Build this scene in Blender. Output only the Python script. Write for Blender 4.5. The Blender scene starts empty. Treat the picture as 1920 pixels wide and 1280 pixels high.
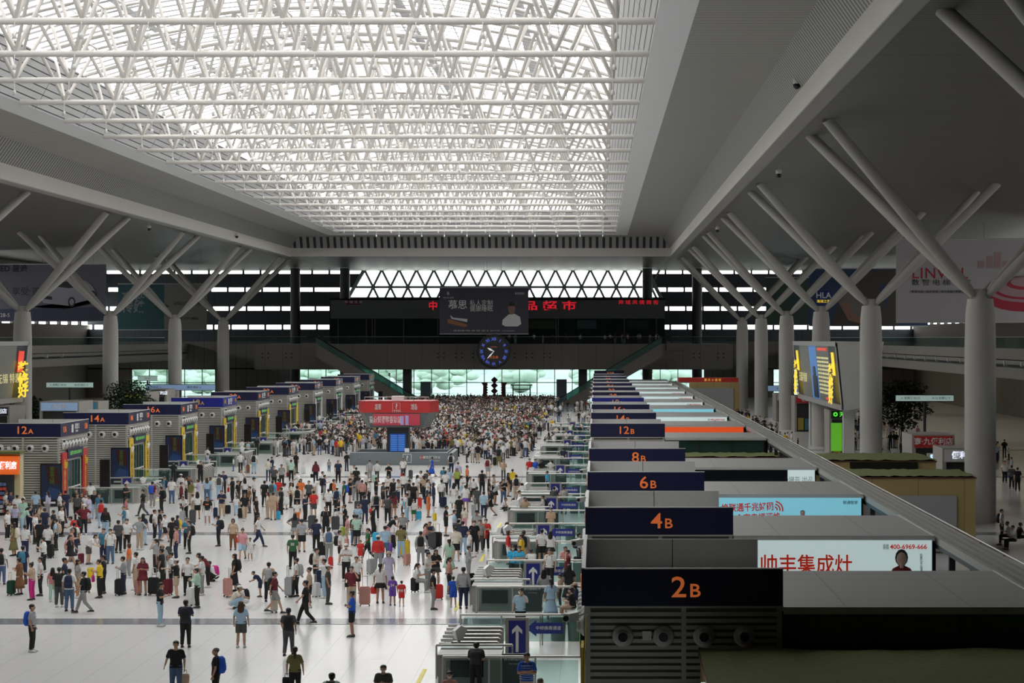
import bpy, math, random
import numpy as np
from mathutils import Vector, Matrix
random.seed(7)
# ---------------- camera, sky, light, exposure ----------------
SC = bpy.context.scene
F = 4190.0; H = 11.2; VX = 1117.0; VY = 634.0
def px(x, y, Y):                      # pixel + depth -> world point (metres)
    return Vector(((x - VX) * Y / F, Y, H - (y - VY) * Y / F))
def ground(x, y):
    Y = F * H / (y - VY); return Vector(((x - VX) * Y / F, Y, 0))
cam = bpy.data.cameras.new('camera'); co = bpy.data.objects.new('camera', cam)
SC.collection.objects.link(co); SC.camera = co
cam.sensor_width = 36; cam.lens = F * 36 / 1920
cam.shift_x = -(VX - 960) / 1920; cam.shift_y = (VY - 640) / 1920
cam.clip_start = 0.5; cam.clip_end = 3000
co.location = (0, 0, H); co.rotation_euler = (math.pi / 2, 0, 0)
SC.view_settings.view_transform = 'Standard'; SC.view_settings.look = 'None'
SC.view_settings.gamma = 1; SC.view_settings.exposure = -0.08
SC.view_settings.use_curve_mapping = False
SKY = 6.0
w = bpy.data.worlds.new('sky'); SC.world = w; w.use_nodes = True
bg = w.node_tree.nodes['Background']; bg.inputs[0].default_value = (1, .995, .985, 1); bg.inputs[1].default_value = SKY
SC.cycles.max_bounces = 8; SC.cycles.diffuse_bounces = 4; SC.cycles.glossy_bounces = 3
SC.cycles.transparent_max_bounces = 16; SC.cycles.transmission_bounces = 4
SC.cycles.sample_clamp_indirect = 6
def portal(name, loc, rot, sx, sy):
    l = bpy.data.lights.new(name, 'AREA'); l.shape = 'RECTANGLE'; l.size = sx; l.size_y = sy
    l.cycles.is_portal = True
    o = bpy.data.objects.new(name, l); SC.collection.objects.link(o); o.location = loc; o.rotation_euler = rot
CX = -18.05                            # centre line of the hall
SKY0, SKY1 = 66.0, 341.0               # skylight from .. to
portal('skylight_portal', (CX, (SKY0 + SKY1) / 2, H + 19.2), (0, 0, 0), 39, SKY1 - SKY0)
for _x, _s in ((60.6, 1), (-96.6, -1)): portal('side_portal', (_x, 270, H + 4.2), (0, _s * math.pi / 2, 0), 4, 290)
portal('facade_portal', (CX, 424, H + 5), (-math.pi / 2, 0, 0), 150, 34)

# ---------------- materials ----------------
_M = {}
def mat(name, col=(.5, .5, .5), rough=.6, metal=0, emit=None, es=1.0, spec=.5):
    if name in _M: return _M[name]
    m = bpy.data.materials.new(name); m.use_nodes = True; b = m.node_tree.nodes['Principled BSDF']
    b.inputs['Base Color'].default_value = (*col, 1); b.inputs['Roughness'].default_value = rough
    b.inputs['Metallic'].default_value = metal; b.inputs['Specular IOR Level'].default_value = spec
    if emit: b.inputs['Emission Color'].default_value = (*emit, 1); b.inputs['Emission Strength'].default_value = es
    _M[name] = m; return m
def N(m, t, **k):
    n = m.node_tree.nodes.new(t)
    for a, v in k.items(): setattr(n, a, v)
    return n
def noise_tint(m, amt=.12, scale=1.5):
    nt = m.node_tree; b = nt.nodes['Principled BSDF']; c = list(b.inputs['Base Color'].default_value)
    tc = N(m, 'ShaderNodeTexCoord'); no = N(m, 'ShaderNodeTexNoise'); no.inputs['Scale'].default_value = scale; no.inputs['Detail'].default_value = 5
    nt.links.new(tc.outputs['Object'], no.inputs['Vector'])
    mx = N(m, 'ShaderNodeMix', data_type='RGBA'); mx.inputs['A'].default_value = [max(0, v * (1 - amt)) for v in c[:3]] + [1]; mx.inputs['B'].default_value = [min(1, v * (1 + amt)) for v in c[:3]] + [1]
    nt.links.new(no.outputs['Fac'], mx.inputs['Factor']); nt.links.new(mx.outputs['Result'], b.inputs['Base Color'])
    return m
def lines_mat(name, col, line, axis, pitch, width, rough=.5, metal=0, axis2=None, pitch2=1, width2=.02, spec=.5, noise=0):
    """panel joints at a regular pitch along one or two object axes"""
    m = mat(name, col, rough, metal, spec=spec); nt = m.node_tree; b = nt.nodes['Principled BSDF']
    tc = N(m, 'ShaderNodeTexCoord'); sp = N(m, 'ShaderNodeSeparateXYZ'); nt.links.new(tc.outputs['Object'], sp.inputs[0])
    def ln(ax, p, wd):
        a = N(m, 'ShaderNodeMath', operation='DIVIDE'); nt.links.new(sp.outputs[ax], a.inputs[0]); a.inputs[1].default_value = p
        f = N(m, 'ShaderNodeMath', operation='FRACT'); nt.links.new(a.outputs[0], f.inputs[0])
        g = N(m, 'ShaderNodeMath', operation='LESS_THAN'); nt.links.new(f.outputs[0], g.inputs[0]); g.inputs[1].default_value = wd / p
        return g.outputs[0]
    fac = ln(axis, pitch, width)
    if axis2 is not None:
        x = N(m, 'ShaderNodeMath', operation='MAXIMUM'); nt.links.new(fac, x.inputs[0]); nt.links.new(ln(axis2, pitch2, width2), x.inputs[1]); fac = x.outputs[0]
    mx = N(m, 'ShaderNodeMix', data_type='RGBA'); mx.inputs['A'].default_value = (*col, 1); mx.inputs['B'].default_value = (*line, 1)
    nt.links.new(fac, mx.inputs['Factor']); nt.links.new(mx.outputs['Result'], b.inputs['Base Color'])
    if noise:
        no = N(m, 'ShaderNodeTexNoise'); no.inputs['Scale'].default_value = .12; nt.links.new(tc.outputs['Object'], no.inputs['Vector'])
        m2 = N(m, 'ShaderNodeMix', data_type='RGBA'); m2.inputs['A'].default_value = [v * (1 - noise) for v in col] + [1]; m2.inputs['B'].default_value = [min(1, v * (1 + noise)) for v in col] + [1]
        nt.links.new(no.outputs['Fac'], m2.inputs['Factor']); nt.links.new(m2.outputs['Result'], mx.inputs['A'])
    return m
def glass_mat(name, tint, alpha, rough=.03, base=.5):
    """thin pane: part see-through, part reflecting"""
    m = bpy.data.materials.new(name); m.use_nodes = True; nt = m.node_tree; nt.nodes.clear()
    o = nt.nodes.new('ShaderNodeOutputMaterial'); t = nt.nodes.new('ShaderNodeBsdfTransparent'); t.inputs[0].default_value = (*tint, 1)
    p = nt.nodes.new('ShaderNodeBsdfPrincipled'); p.inputs['Base Color'].default_value = (*[v * base for v in tint], 1); p.inputs['Roughness'].default_value = rough
    x = nt.nodes.new('ShaderNodeMixShader'); x.inputs[0].default_value = alpha
    nt.links.new(t.outputs[0], x.inputs[1]); nt.links.new(p.outputs[0], x.inputs[2]); nt.links.new(x.outputs[0], o.inputs[0])
    _M[name] = m; return m
def slat_mat():
    m = bpy.data.materials.new('louvre'); m.use_nodes = True; nt = m.node_tree; nt.nodes.clear()
    o = nt.nodes.new('ShaderNodeOutputMaterial'); a = nt.nodes.new('ShaderNodeBsdfTranslucent'); a.inputs[0].default_value = (.15, .15, .15, 1)
    d = nt.nodes.new('ShaderNodeBsdfDiffuse'); d.inputs[0].default_value = (.5, .5, .5, 1)
    x = nt.nodes.new('ShaderNodeMixShader'); x.inputs[0].default_value = .55
    nt.links.new(d.outputs[0], x.inputs[1]); nt.links.new(a.outputs[0], x.inputs[2]); nt.links.new(x.outputs[0], o.inputs[0]); _M['louvre'] = m; return m

# ---------------- mesh helpers ----------------
def tag(o, label=None, cat=None, group=None, kind=None):
    if label: o['label'] = label
    if cat: o['category'] = cat
    if group: o['group'] = group
    if kind: o['kind'] = kind
    return o
def empty(name, loc=(0, 0, 0), rz=0, **k):
    o = bpy.data.objects.new(name, None); SC.collection.objects.link(o); o.location = loc; o.rotation_euler = (0, 0, rz); o.empty_display_size = .2
    return tag(o, **k)
def link(name, me, parent=None, loc=None, rz=0):
    o = bpy.data.objects.new(name, me); SC.collection.objects.link(o)
    if parent: o.parent = parent
    if loc is not None: o.location = loc
    if rz: o.rotation_euler = (0, 0, rz)
    return o
class MB:
    def __init__(s): s.v = []; s.f = []; s.m = []; s.mats = []; s.sm = []
    def mi(s, m):
        if m is None: return 0
        if m not in s.mats: s.mats.append(m)
        return s.mats.index(m)
    def add(s, vs, fs, m=None, smooth=False):
        b = len(s.v); s.v += [tuple(p) for p in vs]; k = s.mi(m)
        for f in fs: s.f.append([b + i for i in f]); s.m.append(k); s.sm.append(smooth)
        return s
    def box(s, x0, x1, y0, y1, z0, z1, m=None):
        v = [(x0, y0, z0), (x1, y0, z0), (x1, y1, z0), (x0, y1, z0), (x0, y0, z1), (x1, y0, z1), (x1, y1, z1), (x0, y1, z1)]
        return s.add(v, [(0, 3, 2, 1), (4, 5, 6, 7), (0, 1, 5, 4), (1, 2, 6, 5), (2, 3, 7, 6), (3, 0, 4, 7)], m)
    def tube(s, p, q, r, m=None, n=8, r2=None, cap=True):
        p = Vector(p); q = Vector(q); d = (q - p).normalized(); r2 = r if r2 is None else r2
        a = d.cross(Vector((0, 0, 1)) if abs(d.z) < .9 else Vector((1, 0, 0))).normalized(); b = d.cross(a)
        vs = []
        for c, rr in ((p, r), (q, r2)):
            for i in range(n):
                t = 2 * math.pi * i / n; vs.append(c + a * math.cos(t) * rr + b * math.sin(t) * rr)
        fs = [(i, (i + 1) % n, n + (i + 1) % n, n + i) for i in range(n)]
        s.add(vs, fs, m, True)
        if cap: s.add(vs, [tuple(range(n))[::-1], tuple(range(n, 2 * n))], m)
        return s
    def path(s, pts, r, m=None, n=8):
        for a, b in zip(pts, pts[1:]): s.tube(a, b, r, m, n)
        return s
    def lathe(s, prof, c=(0, 0, 0), m=None, n=16, smooth=True):
        vs = []; c = Vector(c)
        for r, z in prof:
            for i in range(n): t = 2 * math.pi * i / n; vs.append((c.x + r * math.cos(t), c.y + r * math.sin(t), c.z + z))
        fs = []
        for k in range(len(prof) - 1):
            for i in range(n): fs.append((k * n + i, k * n + (i + 1) % n, (k + 1) * n + (i + 1) % n, (k + 1) * n + i))
        s.add(vs, fs, m, smooth); s.add(vs, [tuple(range(n))[::-1], tuple(range((len(prof) - 1) * n, len(prof) * n))], m); return s
    def ball(s, c, r, m=None, n=10, k=6):
        c = Vector(c); r = (r, r, r) if isinstance(r, (int, float)) else r; vs = [c + Vector((0, 0, -r[2]))]
        for j in range(1, k):
            ph = math.pi * j / k
            for i in range(n): t = 2 * math.pi * i / n; vs.append(c + Vector((r[0] * math.sin(ph) * math.cos(t), r[1] * math.sin(ph) * math.sin(t), -r[2] * math.cos(ph))))
        vs.append(c + Vector((0, 0, r[2]))); fs = [(0, 1 + (i + 1) % n, 1 + i) for i in range(n)]
        for j in range(k - 2):
            for i in range(n): a = 1 + j * n + i; b = 1 + j * n + (i + 1) % n; fs.append((a, b, b + n, a + n))
        e = 1 + (k - 2) * n; fs += [(e + i, e + (i + 1) % n, len(vs) - 1) for i in range(n)]
        return s.add(vs, fs, m, True)
    def prism(s, poly, y0, y1, m=None):
        """polygon in (x, z) pushed along y"""
        n = len(poly); vs = [(x, y0, z) for x, z in poly] + [(x, y1, z) for x, z in poly]
        fs = [tuple(range(n)), tuple(range(2 * n - 1, n - 1, -1))] + [(i, n + i, n + (i + 1) % n, (i + 1) % n) for i in range(n)]
        return s.add(vs, fs, m)
    def prism_x(s, poly, x0, x1, m=None):
        """polygon in (y, z) pushed along x"""
        n = len(poly); vs = [(x0, y, z) for y, z in poly] + [(x1, y, z) for y, z in poly]
        fs = [tuple(range(n)), tuple(range(2 * n - 1, n - 1, -1))] + [(i, n + i, n + (i + 1) % n, (i + 1) % n) for i in range(n)]
        return s.add(vs, fs, m)
    def loft(s, rings, m=None, n=12):
        """rings: (centre, rx, ry) ellipses, horizontal"""
        vs = []
        for c, rx, ry in rings:
            for i in range(n): t = 2 * math.pi * i / n; vs.append((c[0] + rx * math.cos(t), c[1] + ry * math.sin(t), c[2]))
        fs = []
        for k in range(len(rings) - 1):
            for i in range(n): fs.append((k * n + i, k * n + (i + 1) % n, (k + 1) * n + (i + 1) % n, (k + 1) * n + i))
        s.add(vs, fs + [tuple(range(n))[::-1], tuple(range((len(rings) - 1) * n, len(rings) * n))], m, True); return s
    def mesh(s, name, default=None):
        me = bpy.data.meshes.new(name); me.from_pydata(s.v, [], s.f)
        ms = s.mats or ([default] if default else [])
        for m in ms: me.materials.append(m)
        me.polygons.foreach_set('material_index', s.m); me.polygons.foreach_set('use_smooth', s.sm); me.update(); return me
    def build(s, name, parent=None, loc=None, rz=0, m=None, **k):
        return tag(link(name, s.mesh(name, m), parent, loc, rz), **k)
def text(body, size, m, loc, rot=(math.pi / 2, 0, 0), parent=None, name='lettering', align='CENTER', bold=0.0, sx=1, depth=.01, spacing=1):
    c = bpy.data.curves.new(name, 'FONT'); c.body = body; c.size = size; c.extrude = depth; c.offset = bold; c.align_x = align; c.align_y = 'CENTER'; c.resolution_u = 3
    c.space_character = spacing; c.space_line = .85
    c.materials.append(m); o = bpy.data.objects.new(name, c); SC.collection.objects.link(o); o.location = loc; o.rotation_euler = rot; o.scale = (sx, 1, 1)
    if parent: o.parent = parent
    TEXTS.append(o); return o
TEXTS = []
RF = (math.pi / 2, 0, 0); RR = (math.pi / 2, 0, math.pi / 2); RL = (math.pi / 2, 0, -math.pi / 2)
# ---------------- materials used widely ----------------
CON = noise_tint(mat('column_paint', (.46, .45, .42), .75), .06, .4)
WHT = mat('truss_paint', (.66, .635, .60), .5)
RIM = mat('rim_metal', (.80, .82, .83), .4, .1)
CREAM = noise_tint(mat('beam_panel', (.62, .61, .57), .6), .05, .2)
GRY = mat('light_grey_panel', (.58, .58, .57), .55)
DRK = mat('dark_frame', (.02, .022, .025), .5)
STEEL = mat('brushed_steel', (.52, .51, .48), .32, .75)
NAVY = mat('navy_sign', (.008, .010, .055), .4)
NAVYB = mat('navy_sign_bright', (.012, .018, .25), .4)
ORG = mat('orange_letter', (.6, .15, .03), .5, 0, (.55, .13, .035), .55)
WLET = mat('white_letter', (.8, .8, .8), .5)
GLASS = glass_mat('rail_glass', (.80, .92, .90), .14, .03, .12)
DGLASS = glass_mat('dark_shop_glass', (.14, .30, .26), .5, .08)
WGLASS = glass_mat('window_glass', (.60, .68, .69), .05)
GRASSM = noise_tint(mat('turf', (.12, .145, .04), .95), .45, 6)
OCHRE = lines_mat('ochre_panel', (.42, .32, .14), (.2, .15, .06), 0, 2.4, .03)
BLACK = mat('gloss_black', (.01, .01, .012), .25)
slat_mat()
FLOORM = lines_mat('polished_stone_floor', (.71, .71, .70), (.52, .52, .51), 0, 1.2, .018, .17, 0, 1, 1.2, .018, .22, .06)
CEILM = lines_mat('side_ceiling_slats', (.20, .205, .20), (.055, .055, .055), 1, 5.6, .22, .4, .35, 1, 5.6, .22)
STRIPM = lines_mat('strip_ceiling', (.40, .395, .37), (.12, .115, .105), 1, .55, .17, .45, .1)
SLATX = lines_mat('side_slat_fine', (.125, .122, .115), (.04, .04, .036), 1, .6, .19, .4, .3, 1, 8.4, .32)
COVEM = lines_mat('cove_ribs', (.36, .355, .335), (.06, .06, .055), 1, .8, .3, .5)
COVEX = lines_mat('cove_ribs_end', (.30, .295, .28), (.015, .015, .03), 0, 1.05, .42, .5)
WELLM = lines_mat('well_slats', (.55, .56, .57), (.03, .03, .035), 2, .42, .07, .5, 0, 1, 13.0, .12)

# ---------------- floor ----------------
mb = MB(); mb.box(-96, 60, -6, 424, -.4, 0, FLOORM); mb.build('floor', kind='structure')
DARKBAND = mat('floor_band', (.22, .24, .26), .16)
for i, (y, wd) in enumerate(((88.35, 1.75), (128.1, 1.8), (180.5, 1.8), (224, 1.8))):
    MB().box(-96, 60, y - wd / 2, y + wd / 2, 0, .015, DARKBAND).build('trim_%d' % (i + 1), kind='structure')
# ---------------- roof section: right half mirrored about the centre line ----------------
def mx(x): return 2 * CX - x
YA, YB = -6.0, 353.0
RIMX, RIMZ = 3.05, H + 16.0
def ring(prof, m, name, end=True, endm=None):
    """sweep a two point section (dx from skylight edge outward, z) round both sides and the far end"""
    (x0, z0), (x1, z1) = prof; mb = MB(); t = .12
    d = Vector((x1 - x0, z1 - z0)); nn = Vector((-d.y, d.x)).normalized() * t
    if nn.y < 0: nn = -nn
    ye0 = SKY1 + (x0 - RIMX); ye1 = SKY1 + (x1 - RIMX)
    yn0 = SKY0 - (x0 - RIMX); yn1 = SKY0 - (x1 - RIMX)
    loops = []
    for (x, z, ye, yn) in ((x0, z0, ye0, yn0), (x1, z1, ye1, yn1)):
        loops.append([(x, yn, z), (x, ye, z), (mx(x), ye, z), (mx(x), yn, z)])
    for k in range(4):
        a, b = loops[0][k], loops[0][(k + 1) % 4]; c, e = loops[1][(k + 1) % 4], loops[1][k]
        up = Vector((0, 0, t))
        vs = [Vector(a), Vector(b), Vector(c), Vector(e)]; vs += [v + up for v in vs]
        mm = (endm or m) if k in (1, 3) else m
        mb.add(vs, [(0, 1, 2, 3), (7, 6, 5, 4), (0, 4, 5, 1), (1, 5, 6, 2), (2, 6, 7, 3), (3, 7, 4, 0)], mm)
    return mb.build(name, kind='structure')
ring(((RIMX, H + 16.0), (4.85, H + 15.8)), RIM, 'trim_11')
ring(((4.85, H + 15.8), (10.4, H + 15.8)), STRIPM, 'ceiling_inner')
ring(((10.4, H + 15.8), (11.6, H + 14.1)), COVEM, 'ceiling_cove', endm=COVEX)
# vertical beam face
mb = MB()
e1 = SKY1 + 8.55
for x0, x1 in ((11.6, 11.75), (mx(11.75), mx(11.6))): mb.box(x0, x1, SKY0 - 9, e1 + .15, H + 12.8, H + 14.25, CREAM)
mb.box(mx(11.6), 11.6, e1, e1 + .15, H + 12.8, H + 14.25, CREAM); mb.box(mx(11.6), 11.6, SKY0 - 9, SKY0 - 8.85, H + 12.8, H + 14.25, CREAM)
mb.build('beam_face', kind='structure')
UNDER = mat('beam_underside', (.30, .295, .275), .55)
mb = MB()
for x0, x1 in ((11.6, 12.6), (mx(12.6), mx(11.6))): mb.box(x0, x1, SKY0 - 9, e1, H + 12.72, H + 12.8, UNDER)
mb.build('beam_underside', kind='structure')
# side ceilings
mb = MB()
mb.box(11.7, 60, -6, 424, H + 12.8, H + 13.1, SLATX); mb.build('ceiling_right', kind='structure')
mb = MB(); mb.box(-96, mx(11.7), -6, 424, H + 12.8, H + 13.1, SLATX); mb.build('ceiling_left', kind='structure')
FARC = lines_mat('far_ceiling', (.16, .18, .18), (.08, .09, .09), 1, 1.4, .1, .38, .2)
mb = MB(); mb.box(mx(11.7), 11.7, e1 + .1, 424, H + 12.78, H + 13.1, FARC); mb.build('ceiling_far', kind='structure')
mb = MB(); mb.box(mx(11.7), 11.7, -6, SKY0 - 8.9, H + 12.8, H + 13.1, SLATX); mb.build('ceiling_near', kind='structure')
# well walls of the skylight
def well(name, pts):
    (a, b) = pts; t = Vector((.0, 0, .02)); mb = MB()
    lo0, lo1 = a; hi0, hi1 = b
    n = (Vector(lo1) - Vector(lo0)).cross(Vector(hi0) - Vector(lo0)).normalized() * .2
    c = Vector((CX, (SKY0 + SKY1) / 2, H + 16))
    if (Vector(lo0) - c).dot(n) < 0: n = -n
    vs = [Vector(v) for v in (lo0, lo1, hi1, hi0)]; vs += [v + n for v in vs]
    mb.add(vs, [(0, 1, 2, 3), (7, 6, 5, 4), (0, 4, 5, 1), (1, 5, 6, 2), (2, 6, 7, 3), (3, 7, 4, 0)], WELLM); mb.build(name, kind='structure')
TX, TZ = 1.3, H + 19.2
well('wall_well_right', (((RIMX, SKY0, RIMZ), (RIMX, SKY1, RIMZ)), ((TX, SKY0, TZ), (TX, SKY1 - 2, TZ))))
well('wall_well_left', (((mx(RIMX), SKY0, RIMZ), (mx(RIMX), SKY1, RIMZ)), ((mx(TX), SKY0, TZ), (mx(TX), SKY1 - 2, TZ))))
well('wall_well_far', (((RIMX, SKY1, RIMZ), (mx(RIMX), SKY1, RIMZ)), ((TX, SKY1 - 2, TZ), (mx(TX), SKY1 - 2, TZ))))
well('wall_well_near', (((RIMX, SKY0, RIMZ), (mx(RIMX), SKY0, RIMZ)), ((TX, SKY0, TZ), (mx(TX), SKY0, TZ))))
# louvred glass roof, gently arched
def arch(x): u = (x - CX) / 19.5; return TZ + .25 + 3.2 * (1 - u * u)
NS = 10; xs = [CX - 19.4 + 38.8 * i / NS for i in range(NS + 1)]
mb = MB(); y = SKY0 + .5
while y < SKY1 - 2:
    for a, b in zip(xs, xs[1:]):
        za, zb = arch(a), arch(b)
        mb.add([(a, y, za), (b, y, zb), (b, y + 1.25, zb + .1), (a, y + 1.25, za + .1)], [(0, 1, 2, 3)], _M['louvre'])
    y += 1.9
tag(mb.build('roof_louvre'), kind='structure')
mb = MB()
for x in xs[1:-1]:
    z = arch(x) + .35; mb.box(x - .05, x + .05, SKY0, SKY1 - 2, z, z + .25, mat('purlin', (.5, .5, .5), .5))
for x in (CX - 13, CX - 4.5, CX + 4.5, CX + 13):
    z = arch(x) + .5; mb.box(x - .35, x + .35, SKY0, SKY1 - 2, z, z + .3, mat('purlin', (.5, .5, .5), .5))
tag(mb.build('roof_purlin'), kind='structure')
# ---------------- trusses ----------------
ORD = 'first second third fourth fifth sixth seventh eighth ninth tenth eleventh twelfth thirteenth fourteenth fifteenth sixteenth seventeenth eighteenth nineteenth twentieth twenty-first'.split()
TY = [112.8 + 12.95 * i for i in range(-3, 18)]; TY = [y for y in TY if y < SKY1 - 4]
NODE = 3.37
LAMPW = mat('lamp_housing', (.75, .75, .74), .5)
def truss_mesh():
    ch = MB(); ch.tube((mx(RIMX) + .05, 0, 0), (RIMX - .05, 0, 0), .19, WHT, 10)
    tops = []; n2 = 12; xx = [CX - 19.2 + 38.4 * i / n2 for i in range(n2 + 1)]
    for dy in (-2.1, 2.1): tops.append(MB().path([(x, dy, arch(x) - .5 - (H + 16)) for x in xx], .13, WHT, 8).mesh('top_chord'))
    web = MB(); k = 0; nodes = []
    x = RIMX - 2.0
    while x > mx(RIMX) + 1: nodes.append(x); x -= NODE
    for i, x in enumerate(nodes):
        for dy in (-2.1, 2.1):
            for dx in (-NODE / 2, NODE / 2):
                xt = x + dx; xt = min(max(xt, CX - 19.1), CX + 19.1)
                web.tube((x, 0, .1), (xt, dy, arch(xt) - .5 - (H + 16)), .12, WHT, 6, cap=False)
    for i in range(len(nodes) + 1):
        xt = nodes[0] + NODE / 2 - i * NODE
        if abs(xt - CX) < 19.1: web.tube((xt, -2.1, arch(xt) - .5 - (H + 16)), (xt, 2.1, arch(xt) - .5 - (H + 16)), .07, WHT, 6, cap=False)
    return ch.mesh('bottom_chord'), tops, web.mesh('web_bars'), nodes
_ch, _top, _web, NODES = truss_mesh()
lm = MB(); lm.tube((0, -.03, .2), (0, -.24, .05), .03, LAMPW, 5); lm.tube((0, -.24, .05), (0, -.24, -.45), .025, LAMPW, 5); lamp_arm = lm.mesh('lamp_arm')
lm = MB(); lm.lathe([(.06, 0), (.10, -.05), (.12, -.30), (.09, -.30)], (0, -.24, -.42), LAMPW, 10); lamp_head = lm.mesh('lamp_head')
for i, ty in enumerate(TY):
    t = empty('roof_truss', (0, ty, H + 16), label='white tubular steel roof truss, %s counted from the far end of the skylight' % ORD[len(TY) - 1 - i], cat='roof truss', group='white roof trusses under the skylight')
    link('bottom_chord', _ch, t); [link('top_chord', q, t) for q in _top]; link('web_bars', _web, t)
    if ty > 105:
        for j, x in enumerate(NODES):
            l = empty('truss_lamp', (x, ty, H + 15.8), label='small white lamp, %s from the right, under the %s truss from the far end' % (ORD[j], ORD[len(TY) - 1 - i]), cat='lamp', group='lamps under the roof trusses')
            link('lamp_arm', lamp_arm, l); link('lamp_head', lamp_head, l)
# ---------------- columns with branching arms ----------------
XR, XL = 23.4, mx(23.4); COLY = [136, 190, 232, 274, 316, 357]
def column(x, y, lab):
    c = empty('branching_column', (x, y, 0), label=lab, cat='column', group='branching roof columns'); tz = H + (2.4 if y < 150 else 2.75)
    MB().lathe([(.95, 0), (.95, tz - 3), (.9, tz - 1), (.78, tz - .01), (.78, tz)], m=CON, n=28).build('shaft', c)
    MB().lathe([(.5, 0), (.5, .5), (.42, .6)], (0, 0, tz), CON, 16).build('joint', c)
    for s in (-1, 1):
        for d in (-1, 1):
            a = Vector((s * .45, d * .25, tz + .25)); b = Vector((s * 9.9, d * 5.2, H + 12.85)); m = a.lerp(b, .35)
            k = MB(); k.tube(a, a.lerp(b, .06), .2, CON, 12, .30, True); k.tube(a.lerp(b, .06), m, .30, CON, 16, .40, False); k.tube(m, b, .40, CON, 16, .33, True); k.build('arm', c)
    MB().box(-.6, .6, -.12, .12, tz, tz + .55, CON).build('pin_plate', c)
    return c
for i, y in enumerate([82] + COLY):
    if y > 100: column(XR, y, ['round grey column with branching arms, nearest on the right side', 'round grey branching column beside the big departure screen housing', 'branching column behind the departure screen on the right', 'fourth branching column down the right side', 'fifth branching column down the right side', 'most distant branching column on the right side'][i - 1])
    else: column(XR, y, 'branching column whose arms enter the picture at its top right corner')
for i, y in enumerate([190 + 42, 274, 316, 357]):
    column(XL, y, ['branching column beside the departure screen on the left', 'branching column in front of the car banner', 'branching column in front of the teal banner', 'most distant slim branching column on the left side'][i])
column(XL, 190, 'branching column whose arms cross the upper left edge of the picture')
for s, x0 in (('right', 1), ('left', -1)):
    for j, xx in enumerate((8.5 + (0), 12.7)):
        X = CX + x0 * (27.4 + (9.0 if j else 0)) ; y = 405
        MB().lathe([(.9, 0), (.9, H + 12.7)], (X, y, 0), mat('dark_column', (.05, .055, .06), .5), 20).build('tall_column', label=('%s dark tall column before the far facade, %s side' % ('outer' if j else 'inner', s)), cat='column')
# ---------------- walls, facade ----------------
WALLD = lines_mat('facade_dark', (.075, .09, .105), (.008, .010, .012), 0, 3.0, .05, .6)
LOWW = lines_mat('lower_wall', (.20, .18, .165), (.02, .02, .02), 0, 2.0, .05, .6)
WY = 422.0
def facade():
    mb = MB()
    def zz(y): return H - (y - VY) * WY / F
    def X(x): return (x - VX) * WY / F
    rows = [(507, 513), (539, 546.5), (574.5, 582), (609, 617)]
    lev = [505] + [v for r in rows for v in r] + [640]
    t0, t1 = WY, WY + .5
    lx0, lx1 = -96, X(618); rx0, rx1 = X(1246), 60
    for a, b in ((lx0, lx1), (rx0, rx1)):
        zs = [zz(v) for v in lev]
        mb.box(a, b, t0, t1, zs[1], H + 12.9, WALLD)
        for k in range(2, len(zs), 2):
            mb.box(a, b, t0, t1, zs[min(k + 1, len(zs) - 1)], zs[k], WALLD)
        for k in range(0, len(rows)):
            x = a + .3 * k
            while x < b: mb.box(x, x + .35, t0, t1, zz(rows[k][1]) - .02, zz(rows[k][0]) + .02, WALLD); x += 3.25
    # dark triangles either side of the lattice window
    for s in (0, 1):
        xa, xb, xc = (X(618), X(652), X(683)) if s == 0 else (X(1246), X(1240), X(1213))
        poly = [(xa, zz(505)), (xc, zz(505)), (xb, zz(558)), (xa, zz(558))]
        rowsp = [poly]
        levs = [(513, 539), (546.5, 558)]
        for (ya, yb) in levs:
            fa = (ya - 505) / 53; fb = (yb - 505) / 53
            p = [(xa, zz(ya)), (xc + (xb - xc) * fa, zz(ya)), (xc + (xb - xc) * fb, zz(yb)), (xa, zz(yb))]
            mb.prism(p, t0, t1, WALLD)
    # behind the shop level and below
    mb.box(X(618), X(1246), t0 - .5, t1, zz(640), zz(558), mat('shop_wall', (.03, .033, .037), .5))
    mb.box(-96, 60, t0, t1, zz(692), zz(640), LOWW)
    # ground level: solid pieces between windows
    for a, b in ((-96, X(247)), (X(403), X(545)), (X(1320), X(1450)), (X(1510), 60)):
        mb.box(a, b, t0, t1, 0, zz(690), LOWW)
    mb.build('wall_far', kind='structure')
    # lattice window
    LAT = mat('lattice', (.34, .40, .40), .5); mb = MB(); ys = (505, 538, 558.5)
    def bar(x0, y0, x1, y1, r=.26): mb.tube((X(x0), WY + .2, zz(y0)), (X(x1), WY + .2, zz(y1)), r, LAT, 6)
    bar(683, 505, 652, 559, .4); bar(1213, 505, 1240, 559, .4); bar(665, 538, 1232, 538); bar(652, 559, 1240, 559); bar(683, 505, 1213, 505)
    x = 683
    while x < 1213:
        bar(x, 505, x + 16.3, 538); bar(x + 32.6, 505, x + 16.3, 538); bar(x + 16.3, 538, x + 6, 559); bar(x + 16.3, 538, x + 26.6, 559)
        x += 32.6
    mb.build('window_1', kind='structure')
    # lower windows
    MUL = mat('mullion', (.05, .06, .06), .5); mb = MB(); g = MB(); n = 2
    for a, b in ((247, 403), (545, 1320), (1450, 1510)):
        x = a
        while x <= b + .1:
            mb.box(X(x) - .07, X(x) + .07, WY, WY + .3, 0, zz(690), MUL); x += 33.0
        for yy in (717, 692, 743): mb.box(X(a), X(b), WY, WY + .3, zz(yy) - .07, zz(yy) + .07, MUL)
        g.box(X(a), X(b), WY + .12, WY + .16, 0, zz(690), WGLASS)
    mb.build('window_2', kind='structure'); g.build('window_3', kind='structure')
facade()
SIDEW = lines_mat('side_wall', (.17, .15, .125), (.05, .045, .04), 1, 4.0, .06, .7)
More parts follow.
